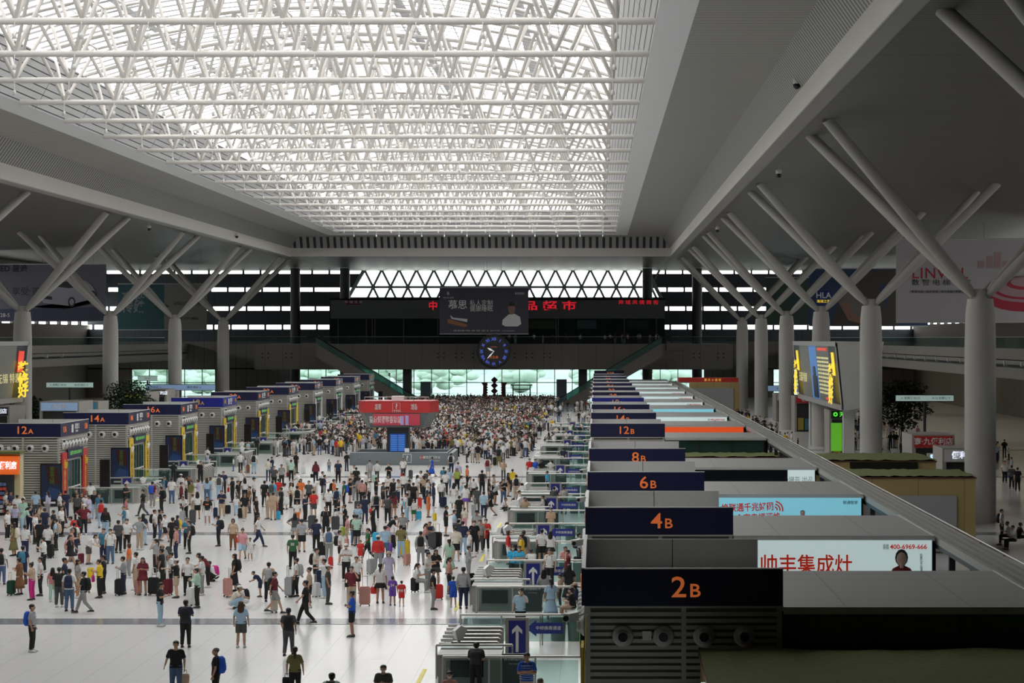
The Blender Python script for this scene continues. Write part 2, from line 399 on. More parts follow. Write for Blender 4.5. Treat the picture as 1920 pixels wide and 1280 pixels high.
for x0, nm in ((60, 'right'), (-96.5, 'left')):
    m = MB(); m.box(x0, x0 + .5, -6, 120, 0, H + 13, SIDEW); m.box(x0, x0 + .5, 120, 424, 0, H + 2.5, SIDEW); m.box(x0, x0 + .5, 120, 424, H + 5.0, H + 13, SIDEW)
    y = 120
    while y < 424: m.box(x0, x0 + .5, y, y + 1.2, H + 2.5, H + 5.0, SIDEW); y += 8
    m.build('wall_' + nm, kind='structure')
MB().box(-96, 60, -6.5, -6, 0, H + 13, SIDEW).build('wall_near', kind='structure')
# side mezzanines
MEZ = lines_mat('mezzanine_panel', (.30, .28, .24), (.15, .14, .12), 1, 3.2, .05, .6)
def side_mezz(sgn, name):
    X0 = CX + sgn * (41 - CX); X1 = 60 if sgn > 0 else -96
    m = MB(); a, b = sorted((X0, X0 + sgn * .5)); top = H - 1.0
    m.box(a, b, 60, WY, top - 1.1, top, MEZ); m.box(a + (.6 if sgn > 0 else -.6), b + (.6 if sgn > 0 else -.6), 60, WY, top - 1.9, top - 1.1, DRK); m.box(a, b, 60, WY, top - 3.0, top - 1.9, MEZ)
    lo, hi = sorted((X0, X1)); m.box(lo, hi, 60, WY, top - 1.6, top - 1.2, MEZ); m.build('wall_mezzanine_' + name, kind='structure')
    g = MB(); g.box(X0 + sgn * .1, X0 + sgn * .14, 60, 400, top, top + 1.1, GLASS); gb = g.build('balcony_glass', label='glass balustrade along the upper floor on the %s side of the hall' % name, cat='balustrade')
    r = MB(); r.tube((X0 + sgn * .12, 60, top + 1.12), (X0 + sgn * .12, 400, top + 1.12), .035, STEEL, 6); r.build('handrail', gb)
    # round spotlights in the dark strip
    k = 0
    for y in range(215, 330, 9):
        s = MB(); s.tube((X0 - sgn * .1, y, top - 1.5), (X0 + sgn * .3, y, top - 1.5), .28, GRY, 12); k += 1; s.build('spotlight', label='round spotlight in the balcony edge, %s side, %s from the near end' % (name, ORD[k - 1]), cat='spotlight', group='balcony spotlights on the %s side' % name)
side_mezz(1, 'right'); side_mezz(-1, 'left')
# ---------------- far bridge, shop, escalators ----------------
BY = 385.0; BRI = lines_mat('bridge_panel', (.22, .20, .18), (.11, .10, .095), 0, 3.0, .06, .6)
def XB(x): return (x - VX) * BY / F
def ZB(y): return H - (y - VY) * BY / F
b = empty('footbridge', (0, BY, 0), label='wide brown-grey footbridge with round portholes crossing the far end of the hall', cat='bridge')
m = MB(); m.box(XB(477), XB(1374), 0, .6, ZB(692), ZB(644.5), BRI); m.box(XB(477), XB(1374), .6, 36, ZB(650), ZB(644.5), BRI); m.build('deck', b)
m = MB(); m.box(XB(566), XB(605), -.5, -.01, ZB(657), ZB(643), BRI); m.box(XB(1250), XB(1285), -.5, -.01, ZB(657), ZB(643), BRI); m.build('landing', b)
for x in (492, 503, 536, 547, 821, 832.5, 855, 866, 887, 965, 987, 998.5, 1020, 1031.5, 1301, 1312, 1346, 1357):
    for y in (662.5, 670): MB().tube((XB(x), -.06, ZB(y)), (XB(x), .05, ZB(y)), .13, DRK, 10).build('porthole', b)
m = MB(); m.box(XB(430), XB(600), .2, .25, ZB(644.5), ZB(631), GLASS); m.box(XB(606), XB(1250), .2, .25, ZB(644.5), ZB(631), GLASS); m.box(XB(1256), XB(1400), .2, .25, ZB(644.5), ZB(631), GLASS); m.build('glass_panel', b)
m = MB(); m.tube((XB(430), .22, ZB(631)), (XB(600), .22, ZB(631)), .04, STEEL, 6); m.tube((XB(606), .22, ZB(631)), (XB(1250), .22, ZB(631)), .04, STEEL, 6); m.tube((XB(1256), .22, ZB(631)), (XB(1400), .22, ZB(631)), .04, STEEL, 6); m.build('handrail', b)
PIER = mat('pier', (.05, .055, .055), .5)
for x in (760.5, 1092.5): MB().box(-.75, .75, 0, 1.4, 0, ZB(692), PIER).build('bridge_pier', loc=(XB(x), BY + 3, 0), label='dark square pier under the footbridge, %s of the clock' % ('left' if x < 900 else 'right'), cat='pier')
# shop box on the bridge
SHY = 400.0
def XS(x): return (x - VX) * SHY / F
def ZS(y): return H - (y - VY) * SHY / F
BTOP = ZB(644.5) + .01
SHOPG = mat('shop_fascia', (.12, .13, .14), .45)
s = empty('mezzanine_shop', (0, SHY, 0), label='long dark shop with red lettering behind the footbridge railing', cat='shop')
m = MB(); m.box(XS(620), XS(1247), 0, .3, ZS(597), ZS(560), SHOPG); m.box(XS(620), XS(1247), 0, 20, ZS(562), ZS(560), SHOPG); m.build('fascia', s)
m = MB(); m.box(XS(620), XS(1247), 4, 4.3, BTOP, ZS(597), mat('shop_interior', (.05, .045, .04), .6))
for i in range(60):
    x = random.uniform(700, 1235); c = random.choice([(.3, .2, .1), (.1, .2, .22), (.4, .35, .25), (.03, .12, .4), (.25, .05, .04)])
    m.box(XS(x), XS(x + random.uniform(3, 14)), 2.2, 2.6, BTOP, ZS(random.uniform(622, 640)), mat('shelf%d' % (i % 7), c, .6))
m.build('shelf_display', s)
m = MB(); m.box(XS(620), XS(1247), .1, .15, BTOP, ZS(597), glass_mat('shop_front_glass', (.25, .34, .34), .2)); m.build('shop_window', s)
m = MB()
for x in (633, 686, 697, 702, 756, 820, 1042, 1046, 1170, 1230): MB().box(XS(x), XS(x) + .15, 0, .1, BTOP, ZS(597), mat('shop_post', (.12, .12, .12), .4, .5)).build('window_post', s)
for x0, x1, c in ((992, 1043, (.18, .16, .05)), (1177, 1216, (.12, .10, .07)), (1082, 1118, (.2, .26, .25))):
    MB().box(XS(x0), XS(x1), 1.2, 1.3, ZS(616), ZS(600), mat('poster%d' % x0, c, .5, 0, c, .25)).build('wall_poster', s)
RED = mat('red_neon', (.6, .01, .02), .4, 0, (1, .02, .04), .55)
text('中', 1.7, RED, (XS(812), -.05, ZS(574)), parent=s, bold=.03); text('品 超 市', 1.75, RED, (XS(1031), -.05, ZS(574)), parent=s, bold=.03, sx=1.55)
text('异 域 风 情 商 街', .85, RED, (XS(1197), -.05, ZS(567)), parent=s, sx=1.15)
m = MB(); m.box(XS(649), XS(677), -.1, 0, ZS(571), ZS(562), mat('plum', (.15, .01, .05), .5)); pl = m.build('name_plate', s); text('中 瑞 铁 道', .6, WLET, (XS(663), -.12, ZS(566.5)), parent=pl, sx=1.1)
# escalators
ESC = mat('escalator_side', (.22, .20, .18), .5)
def escalator(side):
    y0 = 377.0; sg = -1 if side == 'left' else 1
    xt = CX + sg * 29.2; xb = CX + sg * 12.8; zt = ZB(644.5)
    e = empty('escalator', (0, y0, 0), label='long escalator descending from the footbridge, %s of the hanging clock' % side, cat='escalator')
    poly = [(xt, zt + .1), (xt, zt - 2.2), (xb + sg * 2.5, -0.0), (xb - sg * 1.0, 0), (xb, .5)]
    m = MB(); m.prism(poly if sg < 0 else poly[::-1], 0, 2.2, ESC); m.build('truss_casing', e)
    for yy in (.1, 2.1):
        p = [(xt, zt + .1), (xb, .5), (xb, 1.5), (xt, zt + 1.15)]
        MB().prism(p if sg > 0 else p[::-1], yy, yy + .03, glass_mat('esc_glass', (.5, .72, .68), .3) if 'esc_glass' not in _M else _M['esc_glass']).build('side_glass', e)
        MB().path([(xt + sg * 1.5, yy, zt + 1.2), (xt, yy, zt + 1.2), (xb, yy, 1.55), (xb - sg * 1.2, yy, 1.0)], .06, BLACK, 6).build('handrail', e)
    st = MB(); n = 40
    for i in range(n):
        t = i / n; x = xt + (xb - xt) * t; z = zt + (.45 - zt) * t; st.box(min(x, x - sg * .41), max(x, x - sg * .41), .25, 1.95, z - .25, z, STEEL)
    st.build('step', e, kind='stuff')
escalator('left'); escalator('right')
# ---------------- hanging billboard and clock ----------------
def hang_banner(name, x0, x1, y0, y1, Y, m, label, cat='banner'):
    a = px(x0, y0, Y); c = px(x1, y1, Y); o = empty(name, (0, Y, 0), label=label, cat=cat)
    MB().box(a.x, c.x, 0, .08, c.z, a.z, m).build('sheet', o)
    
    for zz_ in (a.z, c.z): MB().tube((a.x, .04, zz_), (c.x, .04, zz_), .08, GRY, 6).build('hanging_rod', o)
    for t in (.1, .5, .9): x = a.x + (c.x - a.x) * t; MB().tube((x, .04, a.z), (x, .04, H + 12.8), .015, DRK, 4).build('cable', o)
    def P(u, v): return (a.x + (c.x - a.x) * u, a.z + (c.z - a.z) * v)
    return o, P, Y
BB = mat('billboard_navy', (.07, .07, .10), .6)
o, P, _ = hang_banner('billboard', 824, 991, 539, 626, 372, BB, 'dark hanging billboard with a bed and a man in a white shirt above the clock', 'billboard')
m = MB(); mm = mat('billboard_white', (.9, .9, .9), .6); bo = mat('bed_orange', (.4, .17, .08), .6)
x, z = P(.09, .67); m.prism([(x, z), (x + 3.2, z - .9), (x + 3.3, z - 1.3), (x + 2.8, z - 1.4), (x, z - .7)][::-1], -.04, 0, bo); x, z = P(.12, .62)
m.prism([(x, z + .25), (x + .5, z - .2), (x + 2.9, z - .45), (x + 2.8, z - .95), (x + .2, z - .4)][::-1], -.06, -.04, mm); m.build('bed_picture', o)
m = MB(); x, z = P(.81, .5); skin_b = mat('print_skin', (.35, .22, .17), .7)
m.prism([(x - 1.6, z - 2.3), (x - 1.5, z - 1.5), (x - .5, z - .6), (x + .5, z - .5), (x + 1.4, z - 1.0), (x + 1.6, z - 2.2), (x + 1, z - 2.6), (x - 1, z - 2.6)], -.04, 0, mm)
m.prism([(x + .7 * math.cos(t * math.pi / 6) * .85, z + .35 + 1.0 * math.sin(t * math.pi / 6)) for t in range(12)], -.06, -.04, skin_b)
m.prism([(x - .55, z + .8), (x + .55, z + .8), (x + .3, z + 1.4), (x - .3, z + 1.4)], -.08, -.06, DRK); m.build('man_picture', o)
text('慕思', 1.6, mm, (P(.205, 0)[0], -.03, P(0, .38)[1]), parent=o, bold=.015)
text('私人定制\n健康睡眠', 1.08, mm, (P(.47, 0)[0], -.03, P(0, .4)[1]), parent=o, sx=.9)
text('R', .8, mm, (P(.1, 0)[0], -.03, P(0, .13)[1]), parent=o); text('DERUCCI 慕思', .28, mm, (P(.1, 0)[0], -.03, P(0, .22)[1]), parent=o)
text('晚安 寝具 慕思 专卖店 · 床垫 · 寝具 · 全国 门店   0400-777-9271   www.derucci.com', .27, mm, (P(.5, 0)[0], -.03, P(0, .93)[1]), parent=o, sx=1.05)
text('慕思股份', .4, mm, (P(.9, 0)[0], -.03, P(0, .13)[1]), parent=o)
ck = px(926, 658.5, 368); c = empty('hanging_clock', (ck.x, ck.y, ck.z), label='large round dark clock with blue roman numerals hanging before the footbridge', cat='clock')
def disc(r, y0, y1, m, n=48): k = MB(); k.tube((0, y0, 0), (0, y1, 0), r, m, n); return k
disc(2.85, 0, .5, BLACK).build('case', c)
disc(2.5, -.06, 0, mat('clock_dial', (.035, .038, .045), .5)).build('dial', c)
BLUEL = mat('blue_numeral', (.05, .08, .6), .4, 0, (.12, .2, 1), .55)
for i, r in enumerate(['XII', 'I', 'II', 'III', 'IIII', 'V', 'VI', 'VII', 'VIII', 'IX', 'X', 'XI']):
    t = math.radians(i * 30); o2 = text(r, .66, BLUEL, (2.0 * math.sin(t), -.08, 2.0 * math.cos(t)), parent=c, name='numeral', bold=.01); o2.rotation_euler = (math.pi / 2, t, 0) if True else 0
HND = mat('clock_hand', (.9, .9, .9), .4, 0, (1, 1, 1), .5)
for L, ang, wd, nm in ((1.25, -62, .16, 'hour_hand'), (1.7, -138, .12, 'minute_hand')):
    t = math.radians(ang); d = Vector((math.sin(t), 0, math.cos(t))); p = Vector((d.z, 0, -d.x)) * wd
    k = MB(); vs = [d * -.15, d * L * .55 + p, d * L, d * L * .55 - p]; vs = [v + Vector((0, -.12, 0)) for v in vs]; vs += [v + Vector((0, -.03, 0)) for v in vs]
    k.add(vs, [(0, 1, 2, 3), (7, 6, 5, 4), (0, 4, 5, 1), (1, 5, 6, 2), (2, 6, 7, 3), (3, 7, 4, 0)], HND); k.build(nm, c)
text('天王表', .5, mat('clock_orange', (.6, .12, .03), .4, 0, (1, .2, .05), .35), (0, -.08, -1.0), parent=c); text('Tian Wang', .22, _M['clock_orange'], (0, -.08, .75), parent=c)
for xx in (-1.2, 1.2): MB().tube((xx, .2, 2.4), (xx, .2, H + 12.8 - ck.z), .02, DRK, 4).build('cable', c)
# ---------------- gate booths ----------------
BZ = H - 5.7                                     # booth top
Y0 = {2: 55.2, 4: 75.2, 6: 95.2, 8: 115.4, 12: 149.3, 14: 171.0, 16: 192.6, 18: 214.4, 20: 236.5, 22: 260.4, 24: 284.3, 26: 307.4, 28: 331.0, 30: 352.5}
DEP = 8.35; RX0, RX1 = -.25, 4.6; LX0, LX1 = mx(4.6), mx(-.25)
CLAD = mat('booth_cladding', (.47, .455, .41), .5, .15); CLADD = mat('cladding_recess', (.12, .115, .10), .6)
YEL = mat('yellow_banner', (.72, .52, .04), .55); REDB = mat('red_banner', (.55, .03, .03), .55)
def slats(mb, x0, x1, y, z0, z1, face):          # ridged cladding on one face
    z = z0
    while z < z1 - .1:
        if face == 'F': mb.box(x0, x1, y - .045, y + .01, z, z + .10, CLAD)
        elif face == 'R': mb.box(y - .01, y + .045, x0, x1, z, z + .10, CLAD)
        else: mb.box(y - .045, y + .01, x0, x1, z, z + .10, CLAD)
        z += .165
def nozzle_mesh(r):
    k = MB(); k.lathe([(r * .55, 0), (r * 1.0, .0), (r * 1.0, .03), (r * .85, .07), (r * .7, .10)], m=GRY, n=16); k.lathe([(r * .66, .05), (r * .62, .16), (r * .5, .2)], m=GRY, n=14); k.lathe([(r * .45, .2), (r * .45, .206)], m=BLACK, n=12)
    return k.mesh('air_nozzle')
NOZ = nozzle_mesh(.27)
cam_m = MB(); cam_m.box(-.09, .09, -.35, .12, -.09, .09, WLET); cam_m.box(-.11, .11, -.42, .14, .09, .12, WLET); cam_m.tube((0, -.35, 0), (0, -.4, 0), .07, BLACK, 10); cam_body = cam_m.mesh('camera_body')
POSTB = mat('poster_blue', (.012, .025, .07), .3); POSTR = mat('poster_red', (.045, .010, .014), .3); LEDG = mat('led_text', (.1, .4, .1), .4, 0, (.3, .8, .2), .22)
def booth(n, side):
    y = Y0[n]; R = side == 'R'; x0, x1 = (RX0, RX1) if R else (LX0, LX1); sx = x0 if R else x1; sg = -1 if R else 1
    nm = '%d%s' % (n, 'B' if R else 'A')
    b = empty('gate_booth', (0, 0, 0), label='grey ridged gate booth with navy sign reading %s' % nm, cat='booth')
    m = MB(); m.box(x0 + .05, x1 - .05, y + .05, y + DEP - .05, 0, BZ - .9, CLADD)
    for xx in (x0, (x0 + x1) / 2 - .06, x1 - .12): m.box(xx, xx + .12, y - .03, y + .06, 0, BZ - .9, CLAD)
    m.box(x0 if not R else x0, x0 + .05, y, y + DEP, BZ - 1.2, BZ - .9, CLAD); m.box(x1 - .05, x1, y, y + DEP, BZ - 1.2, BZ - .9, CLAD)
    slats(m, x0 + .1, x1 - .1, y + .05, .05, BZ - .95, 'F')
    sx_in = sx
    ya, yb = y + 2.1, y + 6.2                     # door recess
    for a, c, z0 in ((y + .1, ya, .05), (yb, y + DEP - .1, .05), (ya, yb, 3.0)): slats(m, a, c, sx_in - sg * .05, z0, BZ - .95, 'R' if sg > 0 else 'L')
    m.box(x0 + .1, x1 - .1, y + .1, y + DEP - .1, BZ - .95, BZ - .88, GRY)
    m.build('body', b)
    sg_m = NAVYB if n == 18 else NAVY
    m = MB(); m.box(x0 - .02, x1 + .02, y - .08, y + .02, BZ - .9, BZ, sg_m); m.box(x0 - .03, x1 + .03, y - .09, y + .06, BZ, BZ + .03, GRY); m.box(x0 - .03, x1 + .03, y - .1, y + .02, BZ - .95, BZ - .9, GRY); s = m.build('sign_panel', b)
    lm = mat('yellow_letter', (.75, .45, .04), .5) if n == 18 else ORG
    tx0 = x0 + (2.5 if R else 2.75); text(str(n), .72, lm, (tx0, y - .1, BZ - .46), parent=s, bold=.006, sx=1.12, align='RIGHT'); text(nm[-1], .46, lm, (tx0 + .05, y - .1, BZ - .535), parent=s, bold=.006, align='LEFT', sx=1.12)
    m = MB(); a, c = sorted((sx, sx + sg * .1)); m.box(a, c, y - .02, y + DEP, BZ - .9, BZ, sg_m); m.box(a, c, y, y + DEP, BZ, BZ + .03, GRY); s2 = m.build('side_sign', b)
    tx = sx + sg * .12; rot = RR if sg > 0 else RL
    for v, yy in ((n, 1.1), (n + 1, DEP - 1.0)): text('%d%s' % (v, nm[-1]), .55, lm, (tx, y + (yy if sg > 0 else yy), BZ - .45), rot, parent=s2, sx=1.0)
    text('检票口', .42, WLET, (tx, y + DEP * .56, BZ - .36), rot, parent=s2); text('Check In', .2, WLET, (tx, y + DEP * .55, BZ - .66), rot, parent=s2)
    MB().box(*sorted((sx + sg * .1, sx + sg * .12)), y + DEP * .37, y + DEP * .43, BZ - .72, BZ - .18, WLET).build('pictogram', s2)
    m = MB(); m.box(x0, x1, y + DEP - .08, y + DEP, BZ - .9, BZ, GRY);
    m.box((x0 + x1) / 2 - .01, (x0 + x1) / 2 + .01, y + DEP - .09, y + DEP - .08, BZ - .9, BZ, DRK); m.build('parapet', b)
    big = n < 30
    for i in range(4):                            # nozzles
        k = link('air_nozzle', NOZ, b, (x0 + .92 + 1.0 * i, y - .03, 3.85)); k.rotation_euler = (math.pi / 2, 0, 0)
    if not R or n <= 14:
        for i in range(8):
            k = link('side_nozzle', NOZ, b, (sx + sg * .03, y + .9 + .95 * i, BZ - 1.5)); k.rotation_euler = (math.pi / 2, 0, math.pi / 2 * sg)
    m = MB(); m.box(x0 + 1.4, x0 + 1.62, y - .12, y - .03, 3.76, 3.98, WLET); m.build('junction_box', b)
    # door side
    m = MB(); a, c = sorted((sx - sg * .35, sx + sg * .02)); m.box(a, c, ya, ya + .12, 0, 3.0, GRY); m.box(a, c, yb - .12, yb, 0, 3.0, GRY); m.box(a, c, ya, yb, 2.88, 3.0, GRY); m.build('door_frame', b)
    for q in range(4):
        yy = ya + .15 + q * (yb - ya - .3) / 4; w_ = (yb - ya - .3) / 4 - .04; d = MB(); xx = sx - sg * .02
        d.box(*sorted((xx, xx + sg * .04)), yy, yy + w_, 0.02, 2.86, DGLASS); d.box(*sorted((xx, xx + sg * .06)), yy, yy + .06, 0, 2.86, STEEL); d.box(*sorted((xx, xx + sg * .06)), yy, yy + w_, 1.0, 1.1, WLET); d.build('glass_door', b)
    bm = REDB if n == 12 else (YEL if n < 24 else GRY)
    for yy in (y + .45, y + 6.5):
        p = MB(); p.box(*sorted((sx + sg * .05, sx + sg * .12)), yy, yy + 1.35, .2, BZ - 2.0, bm)
        pp = p.build('door_banner', b)
        if not R and n < 22:
            lc = YEL if n == 12 else mat('banner_brown', (.3, .12, .03), .6)
            text('\n'.join('热干面方便食品'), .42, lc, (sx + sg * .13, yy + .67, 1.75), rot, parent=pp)
            MB().lathe([(.12, 0), (.18, .3), (.17, .42)], (sx + sg * .13, yy + .67, 2.45), YEL if n == 12 else WLET, 10).build('cup_print', pp)
    p = MB(); p.box(*sorted((sx + sg * .05, sx + sg * .15)), ya - .2, yb + .2, 3.05, 3.7, NAVY); led = p.build('led_board', b); text('%d候车 D3125 G1834 %d' % (n, n + 1), .33, LEDG, (sx + sg * .16, (ya + yb) / 2, 3.38), rot, parent=led)
    # camera on the corner
    cb = link('security_camera', cam_body, b, (sx + sg * .3, y - .25, BZ - 1.15), rz=.5 * sg); MB().tube((0, .1, 0), (-sg * .3, .25, .1), .03, GRY, 6).build('bracket', cb)
    if not R:                                     # upright poster screen before the booth corner
        sc = empty('poster_screen', (sx - .42, y - .5, 0), label='tall black upright poster screen with blue and red picture by booth %s' % nm, cat='screen')
        MB().box(-.72, .72, 0, .22, 0, 2.85, BLACK).build('housing', sc)
        p = MB(); p.box(-.64, .64, -.02, 0, .45, 2.75, POSTB); p.prism([(-.2, 1.7), (.6, 1.45), (.45, 2.6), (-.35, 2.72)], -.035, -.02, POSTR); p.prism([(-.62, .5), (.6, .5), (.62, 1.1), (-.1, 1.3)], -.03, -.02, mat('poster_blue2', (.02, .055, .16), .3)); pr = p.build('picture', sc)
        text('黄\n金\n万\n两', .34, mat('poster_green', (.1, .16, .03), .4), (.08, -.05, 2.05), parent=pr, name='lettering')
        MB().box(-.5, .3, -.03, -.02, .2, .32, WLET).build('caption_strip', sc)
        d = MB(); d.box(sx + .9 - .35 + .1, sx + 1.35, y + 9.3, y + 9.5, 0, 2.6, BLACK); d.build('side_panel', label='dark free-standing panel behind booth %s' % nm, cat='panel')
for n in Y0:
    booth(n, 'R')
    if n >= 12: booth(n, 'L')
m = MB()                                         # booth 32 and its sign
b = empty('gate_booth', (0, 0, 0), label='most distant navy-signed gate booth reading 32B', cat='booth'); m.box(RX0, RX1, 365, 372, 0, 5.0, CLAD); m.build('body', b); m = MB(); m.box(RX0, RX1, 364.9, 365, 5.0, 5.95, NAVY); s = m.build('sign_panel', b); text('32B', .8, ORG, (2.4, 364.85, 5.4), parent=s)
# ---------------- enclosures beside the right-hand booths ----------------
ROOFM = lines_mat('roof_seams', (.34, .34, .33), (.22, .21, .2), 1, 1.5, .06, .45, .1, 0, 3.1, .04)
HX1 = 11.35; HZ = H - 6.65
LBW = mat('lightbox_white', (.6, .72, .72), .4, 0, (.62, .78, .78), .55); LBB = mat('lightbox_blue', (.25, .6, .72), .4, 0, (.25, .68, .84), .5)
LBO = mat('lightbox_orange', (.7, .08, .01), .4, 0, (.9, .10, .02), .5); LBK = mat('lightbox_black', (.008, .008, .014), .25); RLET = mat('red_letter', (.5, .02, .01), .5, 0, (.6, .03, .01), .3)
DLET = mat('dark_letter', (.03, .03, .04), .5)
for n in Y0:
    y = Y0[n]; word = {2: 'dark glass front under the 2B roof', 4: 'white red-lettered stove advert', 6: 'sky blue broadband advert', 8: 'black and white tea advert', 12: 'plain dark green glass', 14: 'orange advert'}.get(n, 'pale advert')
    c = empty('stair_enclosure', (0, 0, 0), label='flat-roofed glass stair enclosure beside booth %dB with %s' % (n, word), cat='enclosure')
    m = MB(); m.box(RX1 + .04, HX1, y, y + DEP + .4, HZ - .12, HZ, ROOFM); m.box(RX1 + .04, HX1 + .05, y - .06, y, HZ - .16, HZ + .02, GRY); m.box(HX1, HX1 + .05, y, y + DEP + .4, HZ - .16, HZ + .02, GRY); m.build('roof', c)
    g = MB(); g.box(RX1 + .05, HX1 - .05, y + .1, y + .13, 0, HZ - .12, DGLASS); g.box(HX1 - .08, HX1 - .05, y + .1, y + DEP, 0, HZ - .12, DGLASS); g.box(RX1 + .05, HX1 - .05, y + DEP, y + DEP + .03, 0, HZ - .12, DGLASS); g.build('glass_wall', c)
    p = MB()
    for i in range(4): xx = RX1 + .1 + i * (HX1 - RX1 - .25) / 3; p.box(xx, xx + .07, y + .04, y + .1, 0, HZ - .12, DRK)
    for i in range(5): yy = y + .1 + i * (DEP - .2) / 4; p.box(HX1 - .05, HX1, yy, yy + .07, 0, HZ - .12, DRK)
    p.build('mullion', c)
    if n in (4, 6, 8, 14, 16, 18, 20, 22, 24, 26, 28, 30):
        zt, zb = HZ - .14, HZ - 1.5; lbm = {6: LBB, 8: LBK, 14: LBO, 18: LBB}.get(n, LBW)
        lb = MB(); lb.box(RX1 + .1, HX1 - .05, y - .1, y + .04, zb, zt, lbm); l = lb.build('lightbox', c); yy = y - .12
        def tt(s, sz, m_, u, z, **k): return text(s, sz, m_, (RX1 + .1 + (HX1 - RX1 - .15) * u, yy, zt - z), parent=l, **k)
        if lbm is LBW:
            tt('帅丰集成灶', .70, RLET, .36, .86, bold=.008, sx=.9); tt('400-6969-666', .22, RLET, .88, .22, bold=.004, sx=1.0); tt('招商\n热线', .1, DLET, .765, .22); tt('集成电器', .1, DLET, .02, .16)
            tt('形\n象\n代\n言\n人\n海\n清', .1, DLET, .945, .75); f = MB(); cx = RX1 + .1 + (HX1 - RX1 - .15) * .845; z = zt - .62
            f.loft([((cx, yy, z - .55), .42, .02), ((cx, yy, z - .32), .3, .02), ((cx, yy, z - .22), .1, .02)], mat('print_blouse', (.25, .01, .02), .6), 10)
            f.ball((cx, yy - .01, z), (.17, .03, .23), mat('print_face', (.62, .42, .34), .6)); f.ball((cx, yy + .01, z + .04), (.22, .03, .29), DLET); f.tube((cx, yy, z - .3), (cx, yy, z - .1), .07, _M['print_face'], 6); f.build('portrait', l)
        if n == 6:
            r = tt('换联通千兆好网', .38, RLET, .267, .42, sx=.84, bold=.006); r.rotation_euler = (math.pi / 2, -.04, 0); r = tt('全家幸福满格', .38, RLET, .335, .86, sx=.84, bold=.006); r.rotation_euler = (math.pi / 2, -.04, 0)
            q = MB()
            for rr in (.12, .24, .36): q.path([(RX1 + 3.0 + rr * math.cos(t), yy, zt - .5 + rr * math.sin(t)) for t in (-.2, .2, .6, 1.0, 1.4)], .03, RLET, 6)
            q.build('signal_mark', l); tt('联通智家', .16, DLET, .93, .2)
            q = MB(); cx = RX1 + 4.2; z = zt - .95; q.loft([((cx, yy, z - .35), .17, .03), ((cx, yy, z), .2, .03), ((cx, yy, z + .12), .1, .03)], mat('print_tee', (.2, .4, .55), .6), 8); q.ball((cx, yy, z + .28), (.1, .03, .13), _M['print_face']); q.ball((cx, yy + .01, z + .33), (.1, .03, .1), DLET); q.box(RX1 + 4.8, RX1 + 5.35, yy, yy + .02, zt - 1.25, zt - .98, DLET); q.box(RX1 + 3.8, RX1 + 4.1, yy, yy + .02, zt - 1.3, zt - 1.05, POSTB); q.box(RX1 + 5.55, RX1 + 5.85, yy, yy + .02, zt - 1.25, zt - 1.1, ORG); q.build('advert_figure', l)
        if n == 8:
            MB().box(RX1 + 5.3, HX1 - .05, y - .13, y - .1, zb, zt, LBW).build('white_field', l); tt('小罐茶 出品', .3, DLET, .87, .5); tt('中国茶 小罐茶 大师作', .09, DLET, .87, .82)
            q = MB(); q.ball((RX1 + 3.75, yy, zt - .9), (.1, .02, .2), WLET); q.ball((RX1 + 3.85, yy, zt - .75), (.05, .02, .16), WLET); q.path([(RX1 + .3, yy, zt - .95), (RX1 + 1.2, yy, zt - .7), (RX1 + 1.4, yy, zt - 1.0)], .015, ORG, 5); q.build('rabbit_mark', l)
        if n == 14: tt('招商 · 加盟', .22, WLET, .06, .5); tt('全国招商热线 / 95000000', .18, WLET, .86, .5)
        if n == 18: tt('换联通千兆好网', .45, RLET, .2, .5, bold=.01)
        c2 = None
# long roof-edge rail beside the enclosures
m = MB(); m.box(11.5, 12.6, 50, 352, HZ - .45, HZ - .30, DRK)
for xx in (11.5, 11.82, 12.14, 12.44): m.box(xx, xx + .16, 50, 352, HZ - .3, HZ - .06, mat('rail_strip', (.30, .30, .28), .5))
rr = m.build('edge_rail', label='long grey stepped rail running along the roof edge of the enclosures', cat='rail')
m = MB(); y = 52.0
while y < 350: m.box(12.55, 12.61, y, y + .06, HZ - .4, HZ + .0, STEEL); m.box(11.55, 11.75, y, y + .2, 0, HZ - .45, DRK); y += 4.2
m.tube((12.58, 50, HZ + .02), (12.58, 352, HZ + .02), .03, STEEL, 6); m.build('rail_post', rr)
# ---------------- turf-roofed kiosks ----------------
def turf_kiosk(x0, x1, y0, y1, h, label, ad=None):
    k = empty('turf_roof_kiosk', (0, 0, 0), label=label, cat='kiosk'); m = MB(); m.box(x0, x1, y0, y1, 0, h - .12, OCHRE); m.box(x0 - .05, x1 + .05, y0 - .05, y1, h - .12, h - .04, mat('brown_trim', (.12, .05, .03), .6)); m.build('body', k)
    g = MB(); nx, ny = 26, 14
    vs = [(x0 - .05 + (x1 - x0 + .1) * i / nx, y0 - .05 + (y1 - y0) * j / ny, h + random.uniform(-.02, .06)) for j in range(ny + 1) for i in range(nx + 1)]
    g.add(vs, [(j * (nx + 1) + i, j * (nx + 1) + i + 1, (j + 1) * (nx + 1) + i + 1, (j + 1) * (nx + 1) + i) for j in range(ny) for i in range(nx)], GRASSM, True); g.build('turf_roof', k)
    return k
k = turf_kiosk(2.55, 15.0, 44, 54.6, 3.6, 'turf-roofed kiosk in front of booth 2B at the lower right')
lb = MB(); lb.box(2.45, 2.55, 44.5, 52, 1.2, 3.2, LBW); lb.build('side_lightbox', k)
k = turf_kiosk(5.2, 13.2, 143.4, 148.4, 3.6, 'narrow turf-roofed kiosk before the green glass beside booth 12B')
k = turf_kiosk(12.9, 19.8, 116.5, 122.8, 4.0, 'ochre turf-roofed kiosk with large blank white panel'); MB().box(14.0, 18.8, 116.38, 116.5, .1, 3.0, mat('blank_panel', (.36, .36, .37), .5)).build('blank_panel', k)
